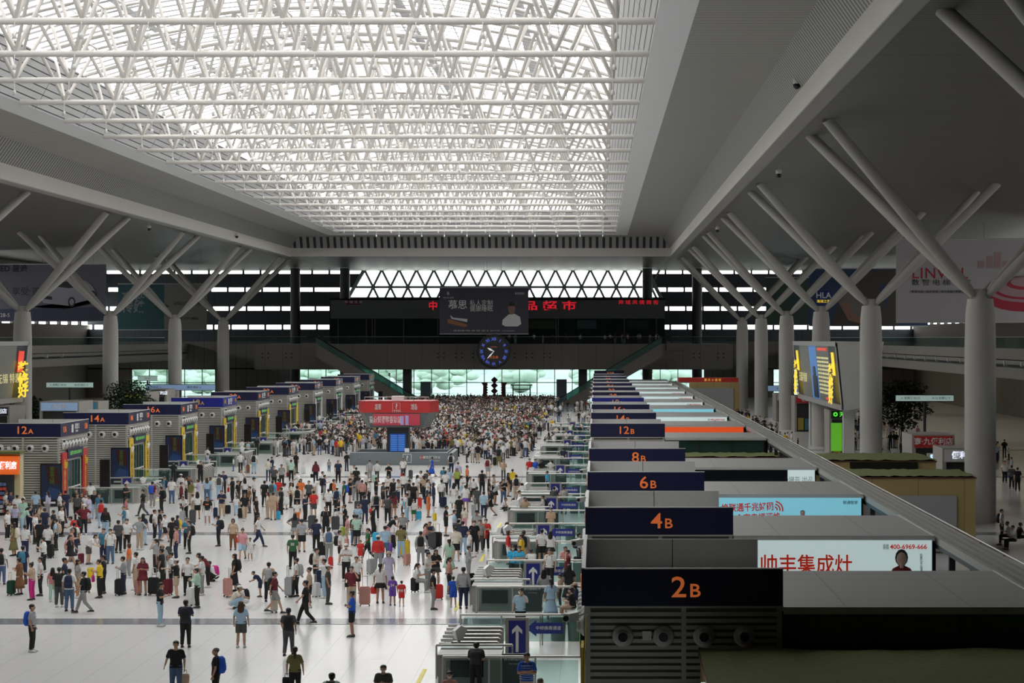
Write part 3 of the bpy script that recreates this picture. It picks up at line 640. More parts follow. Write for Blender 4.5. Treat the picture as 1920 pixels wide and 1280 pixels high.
k = turf_kiosk(12.9, 20.1, 132, 140, 4.0, 'ochre turf-roofed kiosk with a black illuminated shop sign'); m = MB(); m.box(15.0, 19.0, 131.85, 132, 2.6, 3.9, BLACK); s = m.build('shop_sign', k); WG = mat('white_glow', (.9, .9, .9), .4, 0, (.8, .85, 1), 1.0)
text('breo倍輕鬆', .55, WG, (16.9, 131.8, 2.95), parent=s, bold=.01); text('■■■■■', .22, WG, (18.3, 131.8, 2.9), parent=s)
k = empty('ochre_kiosk', (0, 0, 0), label='ochre walled kiosk with white panel and red shop fascia in the right distance', cat='kiosk')
m = MB(); m.box(13.5, 20.5, 318, 323, 0, 4.9, OCHRE); m.box(13, 19.6, 317.8, 318, .3, 4.1, mat('blank_panel', (.36, .36, .37), .5)); m.build('body', k); m = MB(); m.box(12.0, 20.5, 321, 326, 4.9, 5.5, REDB); s = m.build('red_fascia', k); text('重 庆 小 面 馆', .4, mat('gold_letter', (.6, .4, .05), .4, 0, (1, .7, .1), .5), (16.8, 320.95, 5.2), parent=s)
# ---------------- ticket gates in front of the booths ----------------
SB = mat('gate_steel', (.36, .35, .33), .5, .25)
_gate = MB(); _gate.prism([(-1.0, 0), (1.0, 0), (1.0, 1.0), (-.62, 1.0), (-.92, .82), (-1.0, .7)][::1], -.1, .1, SB); _gate.box(-.6, .95, -.11, .11, 1.0, 1.03, STEEL); GATE_BODY = _gate.mesh('gate_cabinet')
_g = MB(); _g.box(-.95, -.55, -.06, .06, 1.02, 1.12, WLET); GATE_READ = _g.mesh('card_reader')
_g = MB(); _g.box(-.1, .5, .1, .55, .35, .85, DGLASS); GATE_FLAP = _g.mesh('flap')
def gate_group(y0, side, lab, detail):
    R = side == 'R'; bx = RX0 if R else LX1; sg = -1 if R else 1      # sg: out towards the hall
    def X(d): return bx + sg * d
    a = y0 - 3.7; e = y0 + 6.5
    bxm = empty('checkpoint_counter', (X(3.8), a, 0), label='steel checkpoint counter with dark window at the %s gates' % lab, cat='counter')
    m = MB(); m.box(-1.0, 1.0, .1, 1.3, 0, 1.03, SB); m.box(-1.03, 1.03, .05, 1.32, 1.03, 1.07, SB); m.build('casing', bxm)
    m = MB(); m.box(-.6, .45, .05, .1, .35, .88, BLACK); m.box(-.95, -.64, .06, .1, .1, .98, SB); m.build('window', bxm)
    m = MB(); m.box(-1.0, 1.0, 1.35, 1.9, .0, 1.1, mat('counter_green_top', (.17, .25, .23), .45)); m.build('glass_top', bxm)
    dk = MB(); q = sorted((X(2.75), X(1.95))); dk.box(q[0], q[1], a + .1, a + .16, 0, 1.1, mat('dark_notice', (.05, .06, .065), .3)); d = dk.build('notice_panel', label='dark notice panel with small white words, %s gates' % lab, cat='panel')
    text('请勿翻越栏杆', .12, WLET, ((q[0] + q[1]) / 2, a + .08, .92), parent=d); text('No Crossing', .07, WLET, ((q[0] + q[1]) / 2, a + .08, .78), parent=d)
    for i in range(6):
        g = empty('ticket_gate', (X(4.0 - .12 * i * 0), a + 2.6 + i * .95, 0), 0 if R else math.pi, label='silver ticket gate cabinet, %s from the front of the row at %s' % (ORD[i], lab), cat='ticket gate', group='ticket gates by booth %s' % lab)
        link('gate_cabinet', GATE_BODY, g); link('card_reader', GATE_READ, g)
        if (i < 5 if R else i > 0): link('flap', GATE_FLAP, g)
    # blue arrow board
    x = X(2.52); ab = empty('arrow_board', (x, a + 7.3, 0), label='blue board with white upward arrow at the %s gates' % lab, cat='sign'); MB().box(-.42, .42, 0, .12, 0, 1.35, SB).build('stand', ab)
    MB().box(-.3, .3, -.03, 0, .05, 1.25, mat('arrow_blue', (.012, .02, .22), .5)).build('board', ab); m = MB(); m.prism([(-.05, .15), (.05, .15), (.05, .9), (.18, .78), (.18, .92), (0, 1.1), (-.18, .92), (-.18, .78), (-.05, .9)], -.05, -.03, WLET); m.build('arrow', ab)
    # rails with glass
    for yy, d0, d1, nm in ((a - .6, 4.6, .2, 'front'), (e, 4.7, .2, 'rear'), (a + 2.1, 5.0, 2.5, 'middle')):
        r = empty('glass_barrier', (0, yy, 0), label='%s glass barrier with steel rail at the %s gates' % (nm, lab), cat='barrier'); q = sorted((X(d0), X(d1)))
        MB().tube((q[0], 0, 1.1), (q[1], 0, 1.1), .045, STEEL, 8).build('rail', r); p = MB(); n = max(2, int((q[1] - q[0]) / 1.3))
        for i in range(n + 1): xx = q[0] + (q[1] - q[0]) * i / n; p.tube((xx, 0, 0), (xx, 0, 1.1), .035, STEEL, 6)
        p.build('post', r, kind=None)
        if nm != 'middle': MB().box(q[0] + .1, q[1] - .1, -.01, .01, .12, 1.0, GLASS).build('pane', r)
    if R:
        s = empty('direction_arrow', (X(1.5), e - .12, 0), label='blue left-pointing arrow sign with white characters at the %s gates' % lab, cat='sign')
        m = MB(); m.prism([(-.8, .62), (-.42, .32), (-.42, .42), (.55, .42), (.55, .82), (-.42, .82), (-.42, .92)], 0, .03, mat('arrow_blue2', (.015, .03, .25), .5)); m.build('board', s); MB().box(-.3, .5, .0, .03, .82, 1.06, GLASS).build('hanger', s); MB().box(-.3, -.26, .035, .06, 0, 1.06, STEEL).build('foot', s); text('中转换乘通道', .155, WLET, (.02, -.02, .62), parent=s)
        for q in (0, 1):
            MB().lathe([(.26, 0), (.3, .85), (.3, .88), (.26, .9)], (X(1.15 - .64 * q), e + 1.2, 0), mat('bin_teal', (.16, .22, .22), .5), 14).build('waste_bin', label='round grey-green bin behind the glass at the %s gates, %s one' % (lab, ['outer', 'inner'][q]), cat='bin')
    if detail:
        t = empty('reading_post', (X(4.4), a + 3.1, 0), label='white inclined screen post among the %s ticket gates' % lab, cat='kiosk'); MB().tube((0, 0, 0), (.1, 0, 1.2), .06, STEEL, 8).build('pole', t)
        MB().prism([(-.02, 1.15), (.18, 1.15), (.36, 1.5), (.12, 1.62), (-.1, 1.45)], -.12, .12, WLET).build('screen_head', t); t.rotation_euler.z = .5
        yt = MB(); yt.add([(X(5.6), a + .3, .006), (X(5.45), a + .3, .006), (X(5.45), a + 4.2, .006), (X(5.6), a + 4.2, .006)], [(0, 1, 2, 3)], mat('yellow_tape', (.75, .65, .08), .5)); yt.build('floor_tape', label='yellow floor tape beside the %s gates' % lab, cat='tape')
for n in (4, 6, 8, 12, 14, 16, 18, 20, 22): gate_group(Y0[n], 'R', '%dB' % n, n < 14)
gate_group(135.5, 'R', 'bay before 12B', True)
for n in (12, 14, 16, 18, 20, 22, 24): gate_group(Y0[n] + 6.0, 'L', '%dA' % n, n < 18)
# ---------------- central service island ----------------
DESK = mat('desk_grey', (.17, .20, .21), .45); SLATE = mat('slate_pillar', (.05, .06, .065), .4)
d = empty('service_desk', (-17.2, 197, 0), label='long grey curved service desk with question mark sign in the hall centre', cat='desk')
m = MB(); m.prism_x([(0, 0), (0, 1.12), (.5, 1.15), (.5, 0)], -4.4, 4.0, DESK); m.box(-4.4, 4.0, .5, 4.5, 0, .75, DESK); m.box(-4.5, -4.4, -.1, 9, 0, 1.0, DESK)
m.prism([(4.0, 0), (4.5, 0), (4.5, 1.0), (4.0, 1.12)], .05, 9, DESK); m.box(-4.4, 4.5, 8.5, 9, 0, 1.0, DESK); m.build('counter', d)
m = MB(); m.tube((4.2, 0, 1.15), (4.2, 9, 1.15), .05, DRK, 6); m.build('edge_rail', d)
m = MB(); m.box(.2, .95, -.04, 0, .25, 1.0, WLET); m.box(.24, .91, -.06, -.04, .29, .96, DESK); q = m.build('question_plate', d); text('?', .6, WLET, (.575, -.08, .62), parent=q, bold=.01)
text('心馨党员服务台', .26, WLET, (2.6, -.03, .7), parent=d); text('Service Center', .15, WLET, (3.0, -.03, .42), parent=d); text('郑州', .26, mat('faint_letter', (.3, .33, .33), .5), (-3.8, -.03, .6), parent=d)
m = MB(); m.box(1.75, 1.98, -.03, 0, .55, .85, mat('emblem_red', (.5, .03, .03), .5)); m.build('emblem', d)
m = MB(); m.box(.35, .75, .1, .14, 1.15, 1.5, WLET); m.build('leaflet_stand', d)
p = empty('information_pylon', (-17.95, 203.5, 0), label='red-topped hexagonal information pylon with advert screens above the service desk', cat='information pylon')
MB().box(-.98, .98, -.9, .9, 0, 3.3, SLATE).build('pillar', p)
m = MB(); m.box(-.72, .72, -.95, -.9, .95, 2.55, mat('pylon_screen', (.01, .03, .12), .3, 0, (.02, .08, .4), .5))
for i in range(9):
    for jx in (-.34, .34): m.box(jx - .3, jx + .3, -.97, -.95, 1.02 + i * .165, 1.12 + i * .165, mat('pylon_rows', (.05, .15, .4), .3, 0, (.1, .3, .8), .5))
m.build('timetable_screen', p)
def hexring(r0, r1, z0, z1, m, mb, n=6):
    vs = []
    for r, z in ((r0, z0), (r1, z1)):
        for (ux, uy) in ((-.82, -.62), (.82, -.62), (1.0, .0), (.82, .62), (-.82, .62), (-1.0, .0)): vs.append((r * ux, r * uy, z))
    mb.add(vs, [(i, (i + 1) % 6, 6 + (i + 1) % 6, 6 + i) for i in range(6)] + [(5, 4, 3, 2, 1, 0), tuple(range(6, 12))], m)
m = MB(); hexring(2.9, 3.55, 3.15, 4.5, mat('pylon_grey', (.16, .18, .18), .45), m); m.build('tapered_housing', p)
m = MB(); hexring(3.65, 3.65, 4.5, 5.45, REDB, m); hexring(3.68, 3.68, 5.45, 5.55, mat('red_trim', (.4, .02, .03), .4), m); rb = m.build('red_band', p)
yb_ = -3.65 * .62 - .02
text('?', .62, WLET, (.0, yb_ - .02, 5.05), parent=rb, bold=.01); text('1 2 3 0 6', .22, WLET, (0, yb_ - .02, 4.62), parent=rb); text('母婴\n候车', .3, WLET, (-1.65, yb_ - .02, 5.0), parent=rb); text('哺乳\n母婴', .3, WLET, (1.6, yb_ - .02, 5.0), parent=rb)
m = MB(); m.box(-.32, .32, yb_ + .0, yb_ + .02, 4.75, 5.38, REDB); m.box(-.34, .34, yb_ + .01, yb_ + .015, 4.73, 5.4, WLET); m.build('question_frame', rb)
SCR = mat('advert_screen_red', (.3, .03, .05), .3, 0, (.55, .05, .08), .35)
m = MB(); m.add([(-2.1, -2.05, 3.35), (2.1, -2.05, 3.35), (2.1, -2.3, 4.4), (-2.1, -2.3, 4.4)], [(0, 1, 2, 3)], SCR); m.box(.35, .65, -2.28, -2.2, 3.4, 4.2, mat('print_lilac', (.5, .4, .75), .5)); m.box(.8, 1.1, -2.28, -2.2, 3.4, 4.25, _M['print_lilac']); sc = m.build('advert_screen', p)
text('匠心超薄静音科技\n美好共生守望幸福', .36, WLET, (-1.0, -2.32, 3.85), parent=sc)
m = MB()
for x in (-2.9, -1.5, 1.5, 2.9): m.tube((x, -1.9, 5.5), (x, -1.9, 5.9), .03, STEEL, 5)
m.path([(-2.9, -1.9, 5.9), (2.9, -1.9, 5.9)], .03, STEEL, 5); m.box(-.6, .5, -.5, .5, 5.5, 5.95, WLET); m.build('top_rail', p)
# ---------------- departure boards along the column rows ----------------
SCD = mat('led_board_grey', (.10, .10, .09), .4, 0, (.10, .10, .085), .5); LEDY = mat('led_yellow', (.7, .5, .02), .4, 0, (1, .72, .05), .8); LEDR = mat('led_red', (.6, .03, .02), .4, 0, (1, .08, .05), .6)
SKYB = mat('advert_sky_blue', (.08, .22, .5), .4, 0, (.1, .3, .75), .35); DKA = mat('advert_dark', (.02, .03, .035), .4); CREAMT = mat('led_cream', (.4, .38, .2), .4, 0, (.75, .7, .35), .6)
def departure_board(side):
    sg = 1 if side == 'right' else -1; y0, y1 = (197, 240) if sg > 0 else (197, 226)
    XT, XBo = 21.1, 21.7; zt, zb = H - .3, H - 6.4
    def X(x): return x if sg > 0 else mx(x)
    b = empty('departure_screen', (0, 0, 0), label='huge tilted departure and advert screen between columns on the %s side' % side, cat='departure screen')
    m = MB(); poly = [(X(XT + .2), zt), (X(XBo + .2), zb), (X(24.3), zb + .4), (X(25.4), zt)]; m.prism(poly if sg < 0 else poly[::-1], y0, y1, GRY); m.build('housing', b)
    fr = MB()
    def quad(mb, ya, yb, u0, u1, mm, off=.0):      # u from top (0) to bottom (1) on the tilted face
        pts = []
        for (yy, u) in ((ya, u0), (yb, u0), (yb, u1), (ya, u1)): pts.append((X(XT + (XBo - XT) * u + .18 - off), yy, zt + (zb - zt) * u))
        q = [(p[0] - (.05 if sg > 0 else -.05), p[1], p[2]) for p in pts]
        mb.add(pts + q, [(0, 1, 2, 3), (7, 6, 5, 4), (0, 4, 5, 1), (1, 5, 6, 2), (2, 6, 7, 3), (3, 7, 4, 0)], mm)
    for a, c, u0, u1 in ((y0, y1, 0, .07), (y0, y1, .92, 1), (y0, y0 + .6, 0, 1), (y1 - .6, y1, 0, 1)): quad(fr, a, c, u0, u1, mat('board_frame', (.42, .42, .41), .4), .12)
    fr.build('frame', b)
    L = y1 - y0 - 1.2; ya = y0 + .6
    segs = [(0, .17, DKA), (.17, .45, SCD), (.45, .62, SKYB), (.62, .86, SCD), (.86, 1, DKA)]
    for i, (u, v, mm) in enumerate(segs):
        q = MB(); quad(q, ya + L * u, ya + L * v, .07, .92, mm, .02); qq = q.build('screen_panel', b)
        if mm is SCD and i == 1:
            r = MB()
            for k in range(10):
                for (a, c) in ((.04, .13), (.17, .27), (.32, .40), (.44, .56), (.62, .72), (.78, .9)): quad(r, ya + L * (u + (v - u) * a), ya + L * (u + (v - u) * c), .24 + k * .06, .27 + k * .06, CREAMT, .10)
            quad(r, ya + L * .2, ya + L * .4, .10, .14, LEDR, .1); quad(r, ya + L * .2, ya + L * .3, .86, .89, LEDR, .1); r.build('led_rows', qq)
        if mm is DKA:
            yy = ya + L * (u + v) / 2; t = text('装\n修\n好', 1.35, LEDY, (X(21.15), yy, zb + 2.2), RL if sg > 0 else RR, parent=qq, bold=.05, sx=3.0)
            r = MB(); quad(r, yy - 1.2, yy + .8, .16, .5, LEDY if sg > 0 else LEDR, .1); r.build('bottle_picture', qq)
        if mm is SKYB:
            r = MB(); quad(r, ya + L * (u + .02), ya + L * (v - .05), .55, .9, POSTB, .08); quad(r, ya + L * (u + .05), ya + L * (u + .1), .4, .6, POSTB, .08); r.build('tower_picture', qq)
        if mm is SCD and i == 3: text('无锡 特惠', 1.0, CREAMT, (X(21.2), ya + L * (u + v) / 2, zb + 2.4), RL if sg > 0 else RR, parent=qq, sx=2.0)
    for yy in (y0 + 5, y1 - 6): MB().box(*sorted((X(22.4), X(23.4))), yy, yy + .9, 0, zb + .4, GRY).build('support_leg', b)
departure_board('right'); departure_board('left')
# ---------------- side banners ----------------
def flatpoly(mb, pts, y, m): mb.prism(pts[::-1], y - .03, y, m)
GB = mat('banner_greywhite', (.50, .48, .50), .7)
o, P, Y = hang_banner('hanging_banner', 1680, 2010, 448, 604, 248, GB, 'pale banner with red LINVOL lettering behind the nearest column')
RL_ = mat('banner_red', (.45, .03, .06), .6)
def at(Y, x, y): v = px(x, y, Y); return v.x, -.03, v.z
text('LINVOL', 1.7, RL_, at(Y, 1762, 513), parent=o, bold=.01, spacing=1.1); text('数 智 电 梯 专 家', .75, DLET, at(Y, 1765, 530), parent=o, sx=1.2); text('| 乘客电梯 | 医用电梯 | 观光电梯 | 别墅电梯 | 扶梯', .34, DLET, at(Y, 1768, 547), parent=o)
m = MB(); cx, _, cz = at(Y, 1895, 540)
cx += 1.4; PK = mat('banner_pink', (.45, .30, .32), .6)
for r, z, q, mm_ in ((4.2, -1.1, .0, RL_), (4.1, -.1, .06, PK), (3.5, .0, .12, RL_), (3.1, .1, .18, PK), (1.9, .5, .24, RL_), (1.5, .7, .30, PK)):
    flatpoly(m, [(cx + r * math.cos(t * math.pi / 10), cz + z + .36 * r * math.sin(t * math.pi / 10)) for t in range(20)], -q, mm_)
for i in range(6): m.box(cx - 5 + i * .9, cx - 4.3 + i * .9, -.04, 0, cz + 2.2, cz + 3.0 + (i % 3) * .5, PK)
pic = m.build('picture', o); text('LINVOL', .55, WLET, at(Y, 1905, 551), parent=pic)
HB = mat('banner_sea_blue', (.03, .06, .13), .7); o, P, Y = hang_banner('hanging_banner', 1517, 1740, 503, 611, 357, HB, 'dark blue banner with HLA square logo and rocky arch')
m = MB(); rk = mat('banner_rock', (.075, .068, .06), .8); sk = mat('banner_skin', (.28, .15, .11), .7)
flatpoly(m, [at(Y, *q)[::2] for q in ((1560, 611), (1568, 575), (1600, 548), (1612, 510), (1680, 504), (1680, 611))], 0, rk); flatpoly(m, [at(Y, *q)[::2] for q in ((1648, 540), (1658, 530), (1672, 545), (1660, 575))], -.06, HB)
flatpoly(m, [at(Y, *q)[::2] for q in ((1571, 566), (1590, 548), (1625, 556), (1640, 585), (1590, 600))], -.1, mat('banner_shirt', (.18, .17, .17), .7)); flatpoly(m, [at(Y, *q)[::2] for q in ((1576, 568), (1590, 566), (1600, 588), (1625, 602), (1618, 608), (1590, 600))], -.14, sk)
m.build('picture', o); m = MB(); flatpoly(m, [at(Y, *q)[::2] for q in ((1529, 544), (1559, 544), (1559, 573), (1529, 573))], -.02, mat('banner_logo_blue', (.01, .03, .2), .5)); l = m.build('logo_square', o)
x, y_, z = at(Y, 1544, 554); text('HLA', 1.3, WLET, (x, -.08, z), parent=l, bold=.02); x, y_, z = at(Y, 1544, 565); text('海澜之家', .55, LEDY, (x, -.08, z), parent=l)
TB = mat('banner_teal', (.03, .10, .12), .7)
o, P, Y = hang_banner('hanging_banner', 1436, 1530, 520, 609, 404, mat('banner_green', (.05, .09, .075), .7), 'dim green banner with large characters beside the blue HLA banner'); text('年份', 2.6, TB, at(Y, 1478, 569), parent=o, bold=.05)
o, P, Y = hang_banner('hanging_banner', -40, 199, 495, 602, 331, mat('banner_lavender', (.16, .165, .205), .7), 'large banner with a silver sports car under the car maker name, upper left')
text('EXEED 星途', 1.15, DLET, at(Y, 14, 504), parent=o, bold=.03); text('追光 享受·更', 1.3, DLET, at(Y, 30, 547), parent=o); text('4.28-5', .8, WLET, at(Y, 6, 591), parent=o)
m = MB(); cb = mat('car_body', (.36, .36, .42), .5); f = lambda q: [at(Y, *v)[::2] for v in q]
flatpoly(m, f(((-40, 580), (199, 575), (199, 602), (-40, 602))), 0, mat('banner_ground', (.07, .075, .13), .7)); flatpoly(m, f(((58, 575), (120, 580), (165, 572), (182, 560), (180, 566), (130, 578), (80, 577))), -.05, DKA)
flatpoly(m, f(((76, 547), (82, 540), (100, 536), (112, 528), (132, 524), (160, 526), (172, 535), (179, 545), (178, 560), (150, 566), (128, 573), (82, 568), (76, 560))), -.08, cb)
flatpoly(m, f(((103, 537), (114, 529), (132, 526), (158, 528), (164, 537), (130, 540))), -.12, DKA)
for wx, wy in ((135, 566), (174, 554)):
    x, _, z = at(Y, wx, wy); flatpoly(m, [(x + .55 * math.cos(t * math.pi / 8), z + .75 * math.sin(t * math.pi / 8)) for t in range(16)], -.14, DKA); flatpoly(m, [(x + .35 * math.cos(t * math.pi / 4), z + .5 * math.sin(t * math.pi / 4)) for t in range(8)], -.18, cb)
flatpoly(m, f(((80, 553), (98, 556), (98, 562), (80, 560))), -.12, DKA); m.build('car_picture', o)
o, P, Y = hang_banner('hanging_banner', 221, 388, 532, 618, 400, TB, 'teal and white banner with big characters and a green leaf, left side')
m = MB(); flatpoly(m, f2 := [at(Y, *q)[::2] for q in ((308, 532), (388, 532), (388, 618), (308, 618))], 0, mat('banner_offwhite', (.20, .20, .19), .7)); m.build('pale_half', o)
text('高铁\n传媒', 2.1, mat('banner_text_grey', (.25, .28, .27), .6), at(Y, 250, 568), parent=o, bold=.04); x, _, z = at(Y, 355, 569); text('必经之路必有路铁', .7, DLET, (x, -.08, z), parent=o); x, _, z = at(Y, 352, 597); text('188 1777 8808', .62, DLET, (x, -.08, z), parent=o)
m = MB(); 
for i in range(9): t = i * .7; x, _, z = at(Y, 300 + 6 * math.cos(t), 575 + 12 * math.sin(t * 1.3)); flatpoly(m, [(x, z), (x + 1.2 * math.cos(t), z + 1.4 * math.sin(t)), (x + .5 * math.cos(t + .6), z + 1.0 * math.sin(t + .6))], -.12, mat('leaf_print', (.03, .07, .03), .7))
m.build('leaf_picture', o)
# ---------------- hanging way signs ----------------
def way_sign(x0, x1, y0, y1, Y, words, label, m=None, legs=True, dark=DLET):
    a = px(x0, y0, Y); c = px(x1, y1, Y); s = empty('way_sign', ((a.x + c.x) / 2, Y, c.z), label=label, cat='sign'); w2 = (c.x - a.x) / 2; h = a.z - c.z
    mm = m or mat('sign_lit', (.42, .55, .52), .4, 0, (.5, .68, .63), .35)
    MB().box(-w2, w2, 0, .15, 0, h, mm).build('panel', s); f = MB(); f.box(-w2 - .05, w2 + .05, .02, .17, -.06, 0, DRK); f.box(-w2 - .05, w2 + .05, .02, .17, h, h + .06, DRK); f.build('frame', s)
    for (t, u, sc) in words: text(t, h * sc, dark, (-w2 + 2 * w2 * u, -.02, h * .5), parent=s)
    if legs: k = MB(); k.tube((0, .08, -c.z), (0, .08, 0), .12, DRK, 8); k.build('post', s)
    return s
way_sign(1680, 1788, 741, 751.5, 190, (('← 检票口 20-23', .25, .5), ('24-32 检票口 ↑', .78, .5)), 'lit white way sign with numbers 20-23 and 24-32 on a dark post')
way_sign(87, 174, 717, 726, 240, (('← 检票口 30-32', .25, .5), ('28-29 出口 →', .75, .5)), 'lit white way sign with numbers on a post between left columns')
way_sign(273, 403, 721, 731, 300, (('卫生间 →', .15, .5), ('餐饮 商业 ↗', .7, .5)), 'pale blue way sign behind the second left column', mat('sign_blue', (.25, .38, .55), .4, 0, (.3, .45, .7), .3))
way_sign(258, 295, 705, 713, 320, (('20-23', .5, .6),), 'small lit way sign beside the left tree')
way_sign(1438, 1490, 723, 733, 330, (('← 出口', .5, .5),), 'blue lit way sign between distant right columns', _M['sign_blue'])
way_sign(1494, 1517, 724, 734, 330, (('商业', .5, .5),), 'short lilac lit way sign in the right distance', mat('sign_lilac', (.4, .35, .55), .4, 0, (.5, .45, .7), .3))
# ---------------- small shops on the side concourses ----------------
KW = mat('kiosk_wall', (.34, .32, .29), .6); KD = mat('kiosk_dark', (.03, .035, .035), .4)
def shop(x0, x1, ytop, ybase_Y, dep, label, fascia=None, words=None, wm=None, h=None, side=0):
    Y = ybase_Y; a = px(x0, ytop, Y); c = px(x1, ytop, Y); hh = a.z; s = empty('shop_kiosk', (a.x, Y, 0), label=label, cat='kiosk'); w_ = c.x - a.x
    m = MB(); m.box(0, w_, 0, dep, hh - .9, hh, KW); m.box(0, .25, 0, dep, 0, hh - .9, KW); m.box(w_ - .25, w_, 0, dep, 0, hh - .9, KW); m.box(0, w_, dep - .2, dep, 0, hh - .9, KW); m.box(.25, w_ - .25, .3, .5, 0, hh - .9, KD); m.build('body', s)
    if fascia: f = MB(); f.box(.15, w_ - .15, -.1, 0, hh - .85, hh - .08, fascia); ff = f.build('fascia_sign', s); text(words, .5, wm or WG, (w_ / 2, -.12, hh - .46), parent=ff, bold=.008)
    g = MB()
    for i in range(int(w_ / .9)):
        cc = random.choice([(.35, .05, .04), (.05, .2, .3), (.4, .3, .05), (.3, .3, .3), (.1, .25, .1)]); g.box(.4 + i * .85, 1.1 + i * .85, .15, .3, .2, random.uniform(1.2, 2.2), mat('goods%d' % (i % 5), cc, .6))
    g.build('display', s)
    return s
shop(1710, 1790, 815, 150, 5, 'grey kiosk with red convenience store sign near the big right column', REDB, '寰·九便利店', WLET)
shop(1767, 1830, 840, 141, 4, 'pale grey kiosk with white logo screens behind the nearest column', GRY, '便利', WG)
s = shop(1740, 1790, 850, 146, .6, 'sky blue advert panel with a cartoonless portrait beside the red sign kiosk', LBB, '中气源\n白在')
s['label'] = 'sky blue advert panel standing beside the red sign kiosk'
shop(1555, 1600, 768, 214, 5, 'kiosk with green glowing ring logo below the departure screen', mat('green_dark', (.02, .05, .02), .4), '◎ 天府', mat('green_glow', (.1, .7, .05), .4, 0, (.1, 1, .05), 1.0))
gp = px(1570, 790, 205); MB().box(-.5, .5, 0, .1, 0, 2.6, mat('green_panel', (.12, .45, .03), .4, 0, (.15, .6, .03), .4)).build('green_light_panel', loc=(22.2, 206, .8), label='upright bright green light panel under the departure screen', cat='light panel')
shop(1490, 1530, 742, 268, 6, 'small kiosk with red boards in front of the third right column', REDB, '老店', WLET)
shop(1455, 1485, 738, 300, 6, 'small distant kiosk with blue posters between right columns', GRY, 'KFC'[:0] + '食', WG)
shop(74, 148, 753, 215, 6, 'kiosk with pale blue sign behind booth 12A on the left', mat('sign_blue', (.25, .38, .55)), 'S 必胜客'[2:], WLET)
shop(-20, 18, 762, 215, 6, 'kiosk with white convenience lettering at the left edge', KD, '便利店', WG)
shop(150, 184, 753, 228, 5, 'teal fronted kiosk beside the left column', mat('teal_front', (.03, .15, .2), .4, 0, (.03, .2, .3), .3), '◇', WLET)
shop(219, 280, 735, 262, 6, 'grey kiosk with yellow lit characters under the left tree', GRY, '旅游购物', mat('yellow_glow', (.7, .6, .03), .4, 0, (1, .9, .05), .9))
shop(281, 312, 730, 285, 6, 'kiosk with white lit convenience lettering beside the left column', KD, '旅途便利店', WG)
# orange shop at the lower left
s = empty('convenience_store', (0, 0, 0), label='orange-signed convenience store with turf roof at the left edge', cat='shop')
SX = -36.45
m = MB(); m.box(-46, SX, 141.5, 142.3, 0, 3.9, mat('store_cream', (.55, .48, .28), .6)); m.box(-46, SX - .35, 141.3, 141.5, 0, 2.6, KD); m.build('body', s)
m = MB(); m.box(-46, SX + .1, 141.0, 142.4, 3.9, 4.05, GRASSM); m.build('turf_roof', s)
m = MB(); m.box(-46, SX + .02, 141.1, 141.3, 2.6, 3.75, mat('store_orange', (.8, .14, .02), .4, 0, (.9, .15, .02), .35)); ss = m.build('sign', s); text('寰·九便利店', .52, WG, (SX - .1, 141.05, 3.15), parent=ss, bold=.012, align='RIGHT', sx=.7); m = MB(); m.box(SX - 2.6, SX - 2.5, 141.0, 141.1, 2.7, 3.6, YEL); m.box(SX - 3.0, SX - 2.6, 141.0, 141.1, 3.1, 3.4, WLET); m.build('emblem', ss)
g = MB()
for r in range(7):
    for c_ in range(12):
        cc = random.choice([(.5, .06, .04), (.5, .4, .3), (.1, .15, .3), (.5, .5, .5), (.2, .05, .1)]); x = -39.6 + c_ * .2; g.box(x, x + .17, 141.0, 141.2, .2 + r * .28, .4 + r * .28, mat('snack%d' % ((r * 3 + c_) % 7), cc, .5))
g.build('snack_shelf', s, kind='stuff')
# ---------------- trees ----------------
def tree(x, y, h, r, label):
    t = empty('potted_tree', (x, y, 0), label=label, cat='tree'); k = MB(); k.tube((0, 0, .5), (.1, 0, h * .45), .16, mat('bark', (.06, .045, .03), .9), 8, .1)
    for i in range(7): a = i * .9; k.tube((.1, 0, h * .4), (math.cos(a) * r * .6, math.sin(a) * r * .6, h * random.uniform(.55, .9)), .07, _M['bark'], 6, .02)
    k.build('trunk', t); MB().lathe([(.9, 0), (1.1, .6), (1.0, .65)], m=GRY, n=14).build('planter', t)
    l = MB(); g = mat('tree_leaf', (.022, .045, .018), .7); rn = random.Random(int(x * 10))
    for i in range(2600):
        v = Vector((rn.gauss(0, 1), rn.gauss(0, 1), rn.gauss(0, 1))).normalized() * (rn.random() ** .4); lump = 1 + .25 * math.sin(v.x * 5 + 1) * math.sin(v.z * 6)
        p = Vector((v.x * r * lump, v.y * r * lump, h * .66 + v.z * h * .34)); q = Vector((rn.uniform(-1, 1), rn.uniform(-1, 1), rn.uniform(-1, 1))).normalized() * .16; s2 = q.cross(Vector((0, 0, 1))) * 1.2
        l.add([p - q, p + s2, p + q, p - s2], [(0, 1, 2, 3)], g)
    l.build('foliage', t); return t
tree(px(242, 700, 252).x, 252, 6.6, 2.9, 'dark leafy indoor tree between the left columns'); tree(px(1690, 700, 214).x, 214, 7.4, 2.8, 'dark leafy indoor tree beside the departure screen, right side')
tree(px(52, 700, 245).x, 245, 5.0, 1.9, 'dark leafy indoor tree behind the left departure screen')
